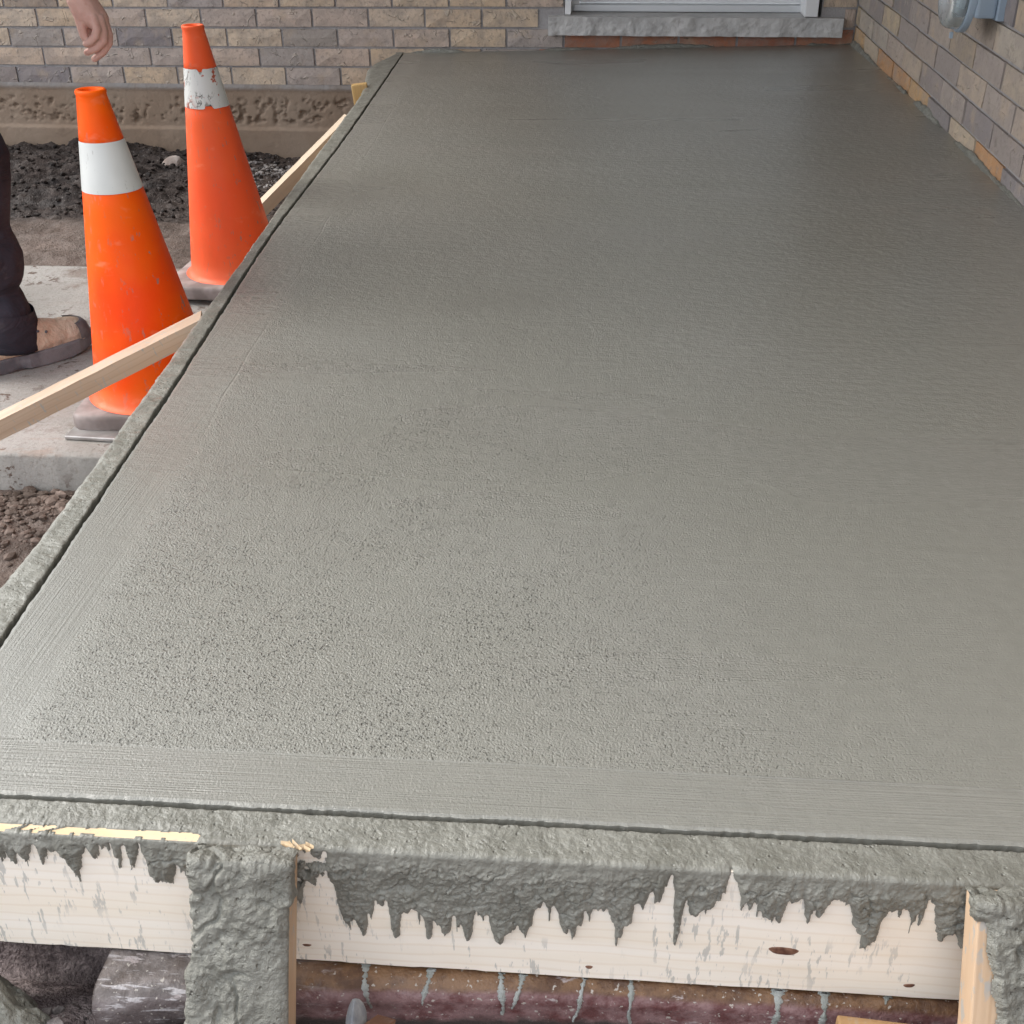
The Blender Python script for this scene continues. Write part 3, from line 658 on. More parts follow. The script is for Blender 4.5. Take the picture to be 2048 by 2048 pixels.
def ground():
    xs = np.concatenate([[-150, -60, -25, -12, -7, -5, -4.2], np.arange(-3.6, .9, .0135), [1.2, 2, 4, 8, 20, 60, 150]])
    ys = np.concatenate([[-150, -60, -25, -10, -4, -1.5, -.5], np.arange(.0, 1.0, .010), np.arange(1.0, 5.93, .0145), [6.5, 8, 12, 25, 60, 150]])
    X, Y = np.meshgrid(xs, ys)
    o = mesh_obj('ground', np.stack([X.ravel(), Y.ravel(), ground_z(X, Y).ravel()], 1), grid_faces(len(ys), len(xs)), m_soil, None, True, 'structure')
ground()
def rock_proto(s, sub=1, flat=.7):
    bm = bmesh.new(); bmesh.ops.create_icosphere(bm, subdivisions=sub, radius=1); r = random.Random(s)
    for v in bm.verts: v.co *= r.uniform(.72, 1.15); v.co.z *= flat
    V = np.array([v.co[:] for v in bm.verts]); Fc = np.array([[v.index for v in f.verts] for f in bm.faces]); bm.free(); return V, Fc
PRO = [rock_proto(i) for i in range(6)]
def scatter(name, n, area, size, mat, zoff=.0, seed=0, kind='stuff', zf=None, label=None, cat=None):
    r = np.random.default_rng(seed); VV = []; FF = []; c = 0
    for i in range(n):
        x, y = area(r); s = size(r); V, Fc = PRO[r.integers(6)]
        a = r.uniform(0, 6.28); Rz = np.array([[math.cos(a), -math.sin(a), 0], [math.sin(a), math.cos(a), 0], [0, 0, 1]])
        z = float((zf or ground_z)(np.array([x]), np.array([y]))[0])
        VV.append((V * s * r.uniform(.7, 1.2, 3)) @ Rz.T + [x, y, z + s * zoff]); FF.append(Fc + c); c += len(V)
    o = mesh_obj(name, np.vstack(VV), np.vstack(FF), mat, None, False, kind)
    if label: tag(o, label, cat)
    return o
def flat_mat(name, a, b, sc_=20, rough=.8, bs=.003):
    m = M(name, rough, .35); m.col(m.mix(m.rng(m.noise(sc_, 3, .6), .35, .65), a, b)); m.bump(m.noise(sc_ * 4, 4, .7), bs, .8); return m.m
m_clod = flat_mat('dark_clods', (.014, .011, .010), (.060, .045, .039), 40)
m_grav = flat_mat('grey_gravel', (.16, .145, .14), (.42, .39, .37), 14, .75)
m_brn = flat_mat('brown_crumbs', (.09, .065, .052), (.24, .18, .15), 12)
scatter('soil_clods', 5200, lambda r: (r.uniform(-3.0, -1.25), r.uniform(4.15, 5.83)), lambda r: .002 + .015 * r.random() ** 4.5, m_clod, .2, 1, label='dark loose soil clods heaped against the foundation', cat='soil')
scatter('gravel', 700, lambda r: (r.normal(-1.45, .16), min(r.normal(5.35, .2), 5.8)), lambda r: .004 + .010 * r.random() ** 2, m_grav, .3, 2, label='grey gravel scattered below the foundation by the back brace', cat='gravel')
scatter('rubble', 1500, lambda r: (r.uniform(-1.5, -.83), 2.21 - abs(r.normal(0, .11))), lambda r: .003 + .013 * r.random() ** 4, m_brn, .2, 3, label='small stones and rubble along the front of the old step slab', cat='rubble')
scatter('crumbs', 1500, lambda r: (r.uniform(-1.6, -.8), r.uniform(1.2, 2.2)), lambda r: .002 + .009 * r.random() ** 3, m_brn, .2, 4, label='brown soil crumbs on the ground beside the left form', cat='soil')
scatter('front_rubble', 2200, lambda r: (r.uniform(-.68, .5), r.uniform(.60, .825)), lambda r: .0015 + .009 * r.random() ** 3, flat_mat('front_crumbs', (.05, .042, .04), (.30, .27, .26), 30), .25, 5, label='loose grit and small stones on the ground below the front form', cat='rubble')

# old concrete step slab on the left
def step_slab():
    m = M('old_concrete', .8, .35); X, Y, Z = m.xyz()
    c = m.mix(m.rng(m.noise(3, 5, .6), .3, .7), (.27, .26, .24), (.39, .375, .355))
    c = m.mix(m.rng(m.noise(90, 3, .7), .5, .68, 0, .5), c, (.21, .19, .17))
    c = m.mix(m.mth('MULTIPLY', m.rng(m.noise(5, 5, .7, v=m.map(loc=(3, 1, 0))), .54, .66, 0, .7), m.rng(Y, 2.24, 2.36)), c, (.17, .125, .10))
    c = m.mix(m.mth('MULTIPLY', m.rng(m.noise(28, 4, .7), .57, .63), m.rng(m.noise(3.3, 2, v=m.map(loc=(1, 5, 0))), .4, .6)), c, (.11, .075, .06))
    rust = m.mth('MULTIPLY', m.rng(m.noise(1, 4, .6, v=m.map(scale=(6, 14, 6), loc=(2, 2, 0))), .56, .68), m.rng(Y, 2.28, 2.45, 1, .2)); c = m.mix(m.mth('MULTIPLY', m.mth('MULTIPLY', rust, m.rng(Z, -.312, -.306)), .3), c, (.30, .17, .11))
    m.col(c); m.bump(m.noise(120, 4, .7), .003, .8); m.bump(m.noise(14, 4, .6), .008, .5)
    xs = np.arange(-3.6, -.90, .012); xs = np.append(xs, xs[-1]); ys = np.array([2.221, 2.222, 2.226, 2.235] + list(np.arange(2.25, 3.50, .016)) + [3.505, 3.512, 3.514]); X, Y = np.meshgrid(xs, ys)
    Z = -.300 + .003 * fbm(X, Y, 5, 4, 110) - .003 * np.clip(fbm(X, Y, 25, 3, 111) - .3, 0, 1)
    e = np.clip(1 - (Y - 2.221) / .014, 0, 1); Z -= .008 * e ** 2; Z[0] = -.46; Z[-1] = -.46; Z[1] += .004 * fbm(X[1], X[1], 30, 3, 112)
    Z[:, -1] = -.46
    Z = Z + 0; Y = Y + (.006 * fbm(X, Z * 3, 12, 4, 113)) * (np.arange(len(ys))[:, None] < 2)
    o = mesh_obj('old_step', np.stack([X.ravel(), Y.ravel(), Z.ravel()], 1), grid_faces(len(ys), len(xs)), m.m, None, True)
    tag(o, 'worn old concrete step slab with dirt stains under the cones and boot', 'concrete step')
step_slab()

# old red-painted step nose under the front form
def red_step():
    m = M('old_red_paint', .45, .5); X, Y, Z = m.xyz()
    rust = m.mix(m.rng(m.noise(30, 4, .7), .35, .65), (.085, .040, .020), (.20, .11, .055))
    red = m.mix(m.rng(m.noise(34, 4, .7), .35, .65), (.115, .042, .042), (.25, .155, .155))
    c = m.mix(m.rng(m.mth('ADD', Z, m.mth('MULTIPLY', m.noise(25, 3), .006)), -.186, -.179), red, rust)
    gleft = m.rng(m.mth('ADD', X, m.mth('MULTIPLY', m.noise(9, 3), .12)), -.30, -.18, 1, 0); c = m.mix(m.mth('MULTIPLY', gleft, .85), c, m.mix(m.rng(m.noise(25, 4, .7), .4, .7), (.10, .09, .088), (.25, .232, .23)))
    c = m.mix(m.mth('MULTIPLY', m.mth('MULTIPLY', m.rng(m.noise(1, 4, .7, v=m.map(scale=(14, 120, 120))), .56, .63), gleft), .8), c, (.46, .44, .45))
    c = m.mix(m.mth('MULTIPLY', m.rng(m.noise(1, 4, .7, v=m.map(scale=(26, 60, 60))), .61, .67), m.rng(m.noise(12, 2), .45, .6, 0, .75)), c, (.42, .37, .37))
    c = m.mix(m.rng(m.noise(190, 2, .5), .66, .70, 0, .8), c, (.45, .42, .38))
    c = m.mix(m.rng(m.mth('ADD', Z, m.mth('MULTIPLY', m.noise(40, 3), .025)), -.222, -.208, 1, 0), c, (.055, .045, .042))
    m.col(c); m.rgh(m.rng(m.noise(20, 3), .3, .7, .25, .6)); m.bump(m.noise(60, 4, .65), .004, .7); m.bump(m.noise(300, 2), .001, .6)
    xs = np.linspace(-.505, .62, 420); th = np.linspace(0, 1, 22)
    nose = np.interp(xs, [-.5, -.46, -.3, 0, .335, .62], [.775, .782, .803, .822, .822, .822])
    V = []
    for q in th:
        if q < .3: y = 1.0 - (q / .3) * (1.0 - nose - .022); z = -.1765 + 0 * xs
        elif q < .75:
            a = (q - .3) / .45 * math.pi * .62; y = nose + .022 - .022 * np.sin(a) * 1.0; z = -.1765 - .022 * (1 - np.cos(a))
        else:
            k = (q - .75) / .25; a = math.pi * .62; y = nose + .022 - .022 * math.sin(a) + .006 * k; z = -.1765 - .022 * (1 - math.cos(a)) - .12 * k
        q2 = np.stack([xs, y + 0 * xs + .0018 * fbm(xs, 0 * xs + q, 20, 4, 120), z + .0015 * fbm(xs, 0 * xs + q * 2, 16, 4, 121) + 0 * xs], 1); V.append(q2)
    V = np.concatenate(V); n = len(xs); Fc = grid_faces(len(th), n)[:, ::-1].tolist(); Fc.append([j * n for j in range(len(th))])
    r = empty('red_step'); tag(r, 'old red-painted concrete step edge below the front form with cement drips', 'concrete step')
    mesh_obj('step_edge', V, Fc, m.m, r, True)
    # grey cement runs
    md = flat_mat('cement_run', (.36, .38, .37), (.26, .28, .26), 60, .45)
    for px, pxb, wd, ln in [(728, 742, 7, 75), (862, 850, 7, 60), (1003, 1008, 8, 80), (1048, 1030, 7, 66), (1172, 1150, 5, 95), (1262, 1261, 5, 100), (1552, 1545, 10, 90), (1641, 1638, 8, 90), (1765, 1762, 6, 22)]:
        n = 40; V = []; ph = random.uniform(0, 6)
        for i in range(n):
            q = i / (n - 1); s = q * ln / 1450
            x = at(px + (pxb - px) * q, 1950, z=-.178).x + .0018 * math.sin(q * (4 + ph) + ph) * q + random.uniform(-.0006, .0006)
            hw = wd / 1900 * (1 + .35 * math.sin(q * 11 + ph) + random.uniform(-.4, .4)) * (1.15 - .75 * q)
            no = float(np.interp(x, [-.5, -.46, -.3, 0, .335, .62], [.775, .782, .803, .822, .822, .822]))
            flat = max(BF - (no + .022), 0) + .002
            if s < flat: y, z, ny, nz = BF + .002 - s, -.1765, 0, 1
            else:
                a = min((s - flat) / .022, math.pi * .62); y = no + .022 - .022 * math.sin(a); z = -.1765 - .022 * (1 - math.cos(a)); ny, nz = -math.sin(a), math.cos(a)
                ex = (s - flat) - .022 * math.pi * .62
                if ex > 0: z -= ex
            for u, h in ((-1, -.0008), (-.6, .0013), (.6, .0013), (1, -.0008)): V.append((x + u * hw, y + ny * h, z + nz * h))
        mesh_obj('cement_run', V, [(i * 4 + k, i * 4 + k + 1, i * 4 + k + 5, i * 4 + k + 4) for i in range(n - 1) for k in range(3)], md, r, True)
red_step()

# heap of slopped concrete at the bottom left and under the left stake
def blob_heap(name, cx, cy, rx, ry_, h, base, seed, mat, label):
    n = 150; a = np.linspace(-1.3, 1.3, n); U, W = np.meshgrid(a, a); d = np.sqrt(U ** 2 + W ** 2) * (1 + .22 * fbm(U, W, 2, 3, seed))
    X = cx + U * rx; Y = cy + W * ry_
    Z = base + h * np.clip(1 - d ** 2.2, -.6, 1) + h * .22 * fbm(U, W, 4, 4, seed + 1) + .006 * fbm(X, Y, 60, 4, seed + 2)
    o = mesh_obj(name, np.stack([X.ravel(), Y.ravel(), Z.ravel()], 1), grid_faces(n, n), mat, None, True); tag(o, label, 'spilled concrete')
blob_heap('concrete_spill', -.655, .782, .100, .080, .150, -.325, 400, m_spill, 'lumpy grey concrete spill on the ground under the left end of the front form')
blob_heap('concrete_spill', -.395, .735, .085, .055, .06, -.285, 420, mix_material('spill_dark', .62, .5, 1.6), 'darker concrete slop heaped at the foot of the left stake')

# ------------------------------------------------------------------ small loose things
def stone_obj(name, loc, size, mat, label, cat, seed, rot=(0, 0, 0), sub=3, ang=.35):
    bm = bmesh.new(); bmesh.ops.create_icosphere(bm, subdivisions=sub, radius=1); r = random.Random(seed)
    pl = [(Vector((r.uniform(-1, 1), r.uniform(-1, 1), r.uniform(-1, 1))).normalized(), r.uniform(.55, .85)) for _ in range(9)]
    for v in bm.verts:
        for nrm, d in pl:
            k = v.co.dot(nrm)
            if k > d: v.co -= nrm * (k - d) * (1 - ang * .3)
        v.co = Vector((v.co.x * size[0], v.co.y * size[1], v.co.z * size[2]))
    o = bm_obj(name, bm, mat, None, False); o.location = loc; o.rotation_euler = rot; tag(o, label, cat); return o
m_rock = flat_mat('pale_rock', (.34, .27, .235), (.55, .49, .45), 9, .8, .006)
p = at(338, 345, z=-.44); stone_obj('stone', (p.x + .01, p.y + .1, -.445), (.078, .05, .062), m_rock, 'pale angular stone lying on the dark soil left of the rear cone', 'stone', 5, (.3, .2, .6))
m_peb = flat_mat('blue_pebble', (.25, .27, .30), (.40, .42, .44), 50, .6, .001)
p = at(711, 2030, Y=.78); stone_obj('pebble', (p.x, p.y, p.z - .004), (.0115, .017, .024), m_peb, 'smooth blue-grey pebble between the left stake and the wood offcut', 'pebble', 9, (.2, 0, .1), 3, .8)
off = wood_material('offcut_wood', (.26, .14, .085), (.20, .10, .06), (.10, .045, .03), 'Y', .4)
p = at(750, 2064, Y=.765); o = bm_obj('wood_offcut', box_bm(-.0105, .0105, -.10, .03, -.008, .008, .0012), off); o.location = (p.x, p.y, p.z + .0); o.rotation_euler = (-R(38), 0, R(-14)); tag(o, 'small brown wood offcut propped against the red step', 'wood offcut')
pl_ = wood_material('plank_wood', (.40, .25, .12), (.34, .20, .09), (.18, .09, .04), 'X', .3)
p = at(1690, 2046, Y=.80); o = bm_obj('plank', box_bm(-.01, .24, -.09, .0, -.010, .008, .003), pl_); o.location = (p.x, p.y, p.z + .004); o.rotation_euler = (0, R(1.5), R(-3)); tag(o, 'brown plank lying on the ground below the right end of the red step', 'plank')
# flakes of pale paint on the red step
# braces and the knotty stake on the left side
def beam(name, a, b, w_, h_, mat, label, cat, group=None, splinter=True):
    a = Vector(a); b = Vector(b); d = b - a; L = d.length; bm = bmesh.new(); n = 26; r = random.Random(int(L * 1e4)); V = []
    for i in range(n):
        x = L * i / (n - 1)
        for (y, z) in ((-w_/2, -h_/2), (w_/2, -h_/2), (w_/2, h_/2), (-w_/2, h_/2)):
            V.append(bm.verts.new((x + (r.uniform(-.012, .012) if (i == 0 and splinter) else 0), y + r.uniform(-.0006, .0006), z + r.uniform(-.0006, .0006))))
    for i in range(n - 1):
        for k in range(4): bm.faces.new([V[i*4+k], V[i*4+(k+1)%4], V[(i+1)*4+(k+1)%4], V[(i+1)*4+k]])
    bm.faces.new(V[:4][::-1]); bm.faces.new(V[-4:]); bmesh.ops.recalc_face_normals(bm, faces=list(bm.faces))
    o = bm_obj(name, bm, mat); o.location = a
    xa = d.normalized(); ya = Vector((0, 0, 1)).cross(xa).normalized(); za = xa.cross(ya)
    o.rotation_euler = Matrix((xa, ya, za)).transposed().to_euler(); tag(o, label, cat, group); return o
beam('timber_brace', (-.838, 2.315, -.022), (-1.66, 1.843, -.345), .042, .040, m_brace, 'timber brace crossing in front of the nearer cone up to the left form', 'timber brace', 'braces propping the left form')
beam('timber_brace', (-.935, 4.44, -.02), (-1.40, 4.05, -.44), .038, .045, wood_material('brace_pale', (.58, .46, .34), (.64, .52, .39), (.5, .38, .24), 'X', .3), 'pale timber brace rising from the dirt behind the rear cone to the left form', 'timber brace', 'braces propping the left form')
p = at(722, 185, Y=4.95); o = bm_obj('form_stake', box_bm(-.035, .03, -.02, .02, -.40, .035, .006), wood_material('knotty', (.62, .42, .18), (.58, .36, .14), (.30, .16, .06), 'Z', .2)); o.location = (p.x, 4.95, p.z); o.rotation_euler = (0, R(-6), R(10)); tag(o, 'short knotty stake poking out beside the far end of the left form', 'wooden stake')

# ------------------------------------------------------------------ traffic cones
def cone_mat(name, a, b, scuff, pale=0):
    m = M(name, .5, .22); X, Y, Z = m.xyz()
    c = m.mix(m.rng(m.noise(5, 3), .3, .7), a, b)
    c = m.mix(m.rng(m.noise(1, 3, .6, v=m.map(scale=(14, 14, 26))), .60, .74, 0, .5 * scuff), c, (.92, .34, .20))
    c = m.mix(m.mth('MULTIPLY', m.rng(m.noise(1, 4, .7, v=m.map(scale=(60, 60, 22))), .59, .67), m.rng(X, -.02, .06, .3, 1)), c, (.36, .20, .16))
    c = m.mix(m.rng(m.noise(1, 4, .7, v=m.map(scale=(7, 7, 3), loc=(3, 0, 0))), .5, .8, 0, .35), c, (.55, .10, .03))
    c = m.mix(m.rng(Z, .03, .10, .55 * scuff, 0), c, (.80, .26, .16))
    m.col(c); m.rgh(m.rng(m.noise(8, 3), .3, .7, .38, .6)); m.bump(m.noise(7, 3), .004, .25); m.bump(m.noise(150, 2), .0005, .4)
    m.b.inputs['Subsurface Weight'].default_value = 0
    return m.m
def band_mat(name, torn):
    m = M(name, .4, .5); c = m.mix(m.rng(m.noise(6, 3), .3, .7), (.60, .62, .60), (.70, .72, .70))
    X, Y, Z = m.xyz()
    c = m.mix(m.mth('MULTIPLY', m.rng(m.noise(1, 4, .7, v=m.map(scale=(50, 50, 16))), .60, .66), .5), c, (.32, .31, .29))
    if torn:
        cn = m.noise(1, 4, .65, v=m.map(scale=(30, 30, 15)), dist=.6); cr = m.mth('MULTIPLY', m.rng(m.mth('ABSOLUTE', m.mth('SUBTRACT', cn, .5)), 0, .014, 1, 0), m.rng(m.noise(13, 3), .46, .56))
        c = m.mix(cr, c, (.13, .11, .10)); ho = m.mth('MULTIPLY', m.rng(m.noise(26, 3, .6), .60, .64), m.rng(m.noise(8, 2), .45, .55)); c = m.mix(ho, c, (.45, .10, .05))
        m.bump(cr, -.002, 1)
    else: m.bump(m.noise(60, 3), .0006, .5)
    m.col(c); return m.m
m_base = flat_mat('cone_base_rubber', (.20, .165, .155), (.36, .31, .295), 12, .7, .0015)
def cone(label, loc, rb, rt, H, tilt, rotz, mb_, bandm, torn, half, zb0, zb1, ring):
    r = empty('traffic_cone', loc, (0, 0, 0)); tag(r, label, 'traffic cone', 'orange traffic cones left of the slab')
    N = 96
    def lathe(name, prof, mat, close=False, edge=None):
        V = []; Fc = []
        for j, (rad, z) in enumerate(prof):
            for i in range(N):
                a = 2 * math.pi * i / N; rr, zz = rad, z
                if edge: rr, zz = edge(j, a, rad, z)
                k = max(0, (zz - .03) / H); V.append((rr * math.cos(a) + tilt[0] * k, rr * math.sin(a) + tilt[1] * k, zz))
        for j in range(len(prof) - 1):
            for i in range(N): Fc.append((j*N+i, j*N+(i+1)%N, (j+1)*N+(i+1)%N, (j+1)*N+i))
        return mesh_obj(name, V, Fc, mat, r, True)
    Rr = lambda z: rb + (rt - rb) * (z - .035) / (H - .035)
    prof = [(rb + .014, .0375), (rb + .009, .0395), (rb + .003, .044)] + [(Rr(z), z) for z in np.linspace(.05, zb0 - .001, 14)]
    prof += [(Rr(zb0) - .0008, zb0), (Rr(zb1) - .0008, zb1)] + [(Rr(z), z) for z in np.linspace(zb1 + .001, H - .012, 8)]
    prof += [(rt + .0025, H - .010), (rt + .0035, H - .004), (rt + .001, H), (rt - .005, H), (rt - .009, H - .004), (rt - .009, H - .05), (rt - .004, H - .12)]
    lathe('cone_body', prof, mb_)
    nb = 14
    def edge(j, a, rad, z):
        if torn:
            dd = (a - R(292) + math.pi) % (2 * math.pi) - math.pi
            if j == 0: z += .030 * max(0, 1 - abs(dd) / .2) * (.8 + .4 * math.sin(a * 23)) + .0004 * math.sin(a * 9)
            if j == nb: z -= .016 * max(0, 1 - abs(dd + .12) / .16) + .0004 * math.sin(a * 13)
            rad = Rr(z) + .0011
        return rad, z
    lathe('reflective_band', [(Rr(z) + .0008, z) for z in np.linspace(zb0, zb1, nb + 1)], bandm, edge=edge)
    # square foot with raised, rounded deck
    Vb = []; nn_ = 64
    for sc1, zz in ((1, 0), (1.005, .004), (1, .026), (.99, .0325), (.965, .0355), (.80, .037), (.3, .038)):
        for i in range(nn_):
            a = 2 * math.pi * (i + .5) / nn_; ca, sa = math.cos(a), math.sin(a); q = (abs(ca) ** 12 + abs(sa) ** 12) ** (-1 / 12)
            rr_ = half * sc1 * (q if sc1 > .5 else 1); Vb.append((rr_ * ca, rr_ * sa, zz + .0012 * math.sin(3 * a)))
    Fb = [(j*nn_+i, j*nn_+(i+1)%nn_, (j+1)*nn_+(i+1)%nn_, (j+1)*nn_+i) for j in range(6) for i in range(nn_)] + [[i for i in range(nn_)][::-1], [6*nn_+i for i in range(nn_)]]
    o = mesh_obj('cone_base', Vb, Fb, m_base, r, True); o.rotation_euler = (0, 0, rotz)
    for sx in (-1, 1):
        for sy in (-1, 1):
            f = bm_obj('foot', box_bm(-.02, .02, -.02, .02, -.010, .002, .003), m_base, r); f.location = (sx * (half - .04), sy * (half - .04), 0)
    return r
c1 = cone('glossy bright orange cone with clean white band, nearer the timber brace', (-1.034, 2.492, -.290), .143, .029, .712, (-.044, .004), R(3), cone_mat('bright_orange', (.95, .062, .0), (.98, .13, .0), .6), band_mat('clean_band', False), False, .160, .508, .611, False)
c2 = cone('faded orange cone with torn, cracked grey-white band, further back', (-1.088, 3.36, -.285), .135, .0275, .722, (-.044, .0), R(-4), cone_mat('faded_orange', (.90, .10, .026), (.92, .135, .04), .45), band_mat('torn_band', True), True, .178, .512, .614, True)
# thin worn metal plate under the nearer cone
pm = M('worn_metal_plate', .4, .5); pm.b.inputs['Metallic'].default_value = .6; pm.col(pm.mix(pm.rng(pm.noise(20, 4), .3, .7), (.33, .31, .30), (.50, .49, .48))); 
pb = box_bm(-.148, .16, -.175, .17, 0, .010, .004, seg=3); o = bm_obj('metal_plate', pb, pm.m); o.location = (-1.032, 2.46, -.2985); o.rotation_euler = (0, 0, R(-3)); tag(o, 'thin worn metal plate lying under the nearer orange cone', 'metal plate')

# ------------------------------------------------------------------ person (mostly beyond the left edge of the picture)
def remeshed(name, chains, vox, mat, parent, smooth=4, extra=None):
    """one continuous surface grown round tapered chains of joints"""
    bm = bmesh.new()
    for ch in chains:
        pts_ = [(Vector(p), r) for p, r in ch]
        for (p, r), (q, s) in zip(pts_, pts_[1:]):
            d = q - p; n = max(2, int(d.length / (min(r, s) * .35)) + 1)
            for i in range(n + 1):
                t = i / n; c = p.lerp(q, t); rad = r + (s - r) * t
                bmesh.ops.create_icosphere(bm, subdivisions=2, radius=rad, matrix=Matrix.Translation(c))
    if extra: extra(bm)
    me = bpy.data.meshes.new(name); bm.to_mesh(me); bm.free(); o = bpy.data.objects.new(name, me); C.objects.link(o)
    md = o.modifiers.new('r', 'REMESH'); md.mode = 'VOXEL'; md.voxel_size = vox; md.use_smooth_shade = True
    sm = o.modifiers.new('s', 'SMOOTH'); sm.factor = .5; sm.iterations = smooth
    dg = bpy.context.evaluated_depsgraph_get(); me2 = bpy.data.meshes.new_from_object(o.evaluated_get(dg)); me2.name = name
    o.modifiers.clear(); o.data = me2; me2.materials.clear(); me2.materials.append(mat); me2.polygons.foreach_set('use_smooth', [True] * len(me2.polygons))
    o.parent = parent; return o
def person():
    r = empty('person'); tag(r, 'person in dark trousers and tan work boots, one bare hand hanging, at the left edge', 'person')
    sk = M('skin', .5, .4); c = sk.mix(sk.rng(sk.noise(18, 3), .3, .7), (.56, .33, .27), (.62, .39, .33)); c = sk.mix(sk.rng(sk.noise(45, 3), .55, .75, 0, .4), c, (.42, .17, .13)); sk.col(c)
    sk.b.inputs['Subsurface Weight'].default_value = .12; sk.b.inputs['Subsurface Radius'].default_value = (.01, .004, .002); sk.bump(sk.noise(260, 3), .0008, .5)
    HY = 3.0
    def h(px, py, dy=0):           # hand joints on the plane of the hand, with depth offsets
        return at(px, py, Y=HY + dy)
    mm = .001
    chains = [
        [(h(140, -70, .03), .036), (h(158, 2), .030), (h(170, 22), .033)],                        # wrist into palm
        [(h(168, 10, 0), .030), (h(180, 30, -.002), .028), (h(188, 42, 0), .022)],
        [(h(178, 14, .012), .029), (h(196, 36, .014), .026), (h(204, 48, .014), .018)],
        [(h(186, 36, -.014), .0145), (h(194, 58, -.018), .0115), (h(191, 72, -.018), .0105), (h(181, 84, -.016), .0095), (h(172, 88, -.014), .0085)],   # index
        [(h(198, 38, -.002), .0145), (h(207, 64, -.003), .0115), (h(208, 80, -.003), .0105), (h(194, 96, -.004), .0095), (h(174, 105, -.006), .0085)],   # middle
        [(h(206, 42, .014), .0140), (h(217, 68, .014), .0112), (h(218, 86, .014), .0102), (h(205, 106, .010), .0092), (h(189, 118, .006), .0083)],      # ring
        [(h(208, 46, .030), .0125), (h(216, 66, .032), .0100), (h(217, 82, .032), .0092), (h(208, 98, .030), .0082), (h(198, 108, .028), .0075)],       # little
        [(h(156, 14, -.004), .018), (h(160, 34, -.012), .0150), (h(163, 54, -.014), .0120), (h(168, 72, -.012), .0108), (h(173, 80, -.010), .0092)],    # thumb
        [(h(166, 34, .022), .017), (h(178, 58, .020), .013), (h(186, 78, .014), .011)],
        [(h(140, -70, .03), .036), (Vector((-1.43, 3.07, .80)), .047), (Vector((-1.50, 3.09, .92)), .055)],
    ]
    hd = Vector((-1.50, 2.86, 1.36))
    def head(bm):
        bmesh.ops.create_uvsphere(bm, u_segments=24, v_segments=18, radius=1, matrix=Matrix.Translation(hd) @ Matrix.Diagonal((.098, .077, .122, 1)))
        bmesh.ops.create_uvsphere(bm, u_segments=16, v_segments=12, radius=1, matrix=Matrix.Translation(hd + Vector((.035, 0, -.06))) @ Matrix.Diagonal((.062, .055, .06, 1)))
        bmesh.ops.create_uvsphere(bm, u_segments=12, v_segments=8, radius=1, matrix=Matrix.Translation(hd + Vector((.100, 0, -.018))) @ Matrix.Diagonal((.018, .012, .026, 1)))
        for s in (-1, 1): bmesh.ops.create_uvsphere(bm, u_segments=12, v_segments=8, radius=1, matrix=Matrix.Translation(hd + Vector((-.005, s * .078, -.01))) @ Matrix.Diagonal((.018, .009, .032, 1)))
    core = [[(hd + Vector((-.02, 0, -.06)), .06), (Vector((-1.55, 2.86, 1.17)), .062), (Vector((-1.60, 2.86, .95)), .12), (Vector((-1.62, 2.86, .62)), .12)],
            [(Vector((-1.58, 2.86, 1.10)), .07), (Vector((-1.55, 3.06, 1.10)), .055), (Vector((-1.50, 3.09, .92)), .052)],
            [(Vector((-1.58, 2.86, 1.10)), .07), (Vector((-1.60, 2.66, 1.09)), .055), (Vector((-1.66, 2.60, .82)), .045), (Vector((-1.62, 2.60, .60)), .033), (Vector((-1.61, 2.60, .52)), .036)]]
    for k in range(4): core.append([(Vector((-1.61 + .012 * (k - 1.5) * 1.6, 2.60, .50)), .013), (Vector((-1.605 + .012 * (k - 1.5) * 1.7, 2.602, .45)), .010), (Vector((-1.60 + .012 * (k - 1.5) * 1.6, 2.612, .41 + .006 * abs(k - 1))), .0085)])
    core.append([(Vector((-1.585, 2.60, .55)), .015), (Vector((-1.56, 2.605, .50)), .012), (Vector((-1.555, 2.615, .46)), .010)])
    b = remeshed('body', chains, .0024, sk.m, r, 3)
    b2 = remeshed('head_and_arms', core, .008, sk.m, r, 3, head); b2.name = 'upper_body'
    # eyes, mouth, hair
    em = M('eye', .2); em.col((.02, .015, .012)); 
    for s in (-1, 1):
        bm = bmesh.new(); bmesh.ops.create_uvsphere(bm, u_segments=12, v_segments=8, radius=.011, matrix=Matrix.Translation(hd + Vector((.083, s * .032, .008)))); bm_obj('eye', bm, em.m, r, True)
    hm = M('hair', .6); hm.col((.03, .02, .014)); hm.bump(hm.noise(120, 3), .004, .8)
    bm = bmesh.new(); bmesh.ops.create_uvsphere(bm, u_segments=28, v_segments=18, radius=1, matrix=Matrix.Translation(hd + Vector((-.012, 0, .03))) @ Matrix.Diagonal((.104, .086, .112, 1)))
    bmesh.ops.delete(bm, geom=[v for v in bm.verts if (v.co.x > hd.x + .055 and v.co.z < hd.z + .06) or v.co.z < hd.z - .045], context='VERTS'); bm_obj('hair', bm, hm.m, r, True)
    # shirt and trousers
    sm_ = M('work_shirt', .85); sm_.col(sm_.mix(sm_.noise(12, 3), (.05, .06, .09), (.08, .09, .12))); sm_.bump(sm_.noise(14, 4, .6), .02, .6)
    remeshed('shirt', [[(Vector((-1.565, 2.86, 1.16)), .085), (Vector((-1.60, 2.86, 1.0)), .135), (Vector((-1.64, 2.86, .78)), .142), (Vector((-1.66, 2.86, .62)), .140)],
                       [(Vector((-1.58, 2.80, 1.09)), .09), (Vector((-1.60, 2.67, 1.08)), .072), (Vector((-1.66, 2.60, .84)), .062)],
                       [(Vector((-1.58, 2.94, 1.09)), .09), (Vector((-1.55, 3.05, 1.09)), .072), (Vector((-1.50, 3.09, .93)), .064)]], .012, sm_.m, r, 6)
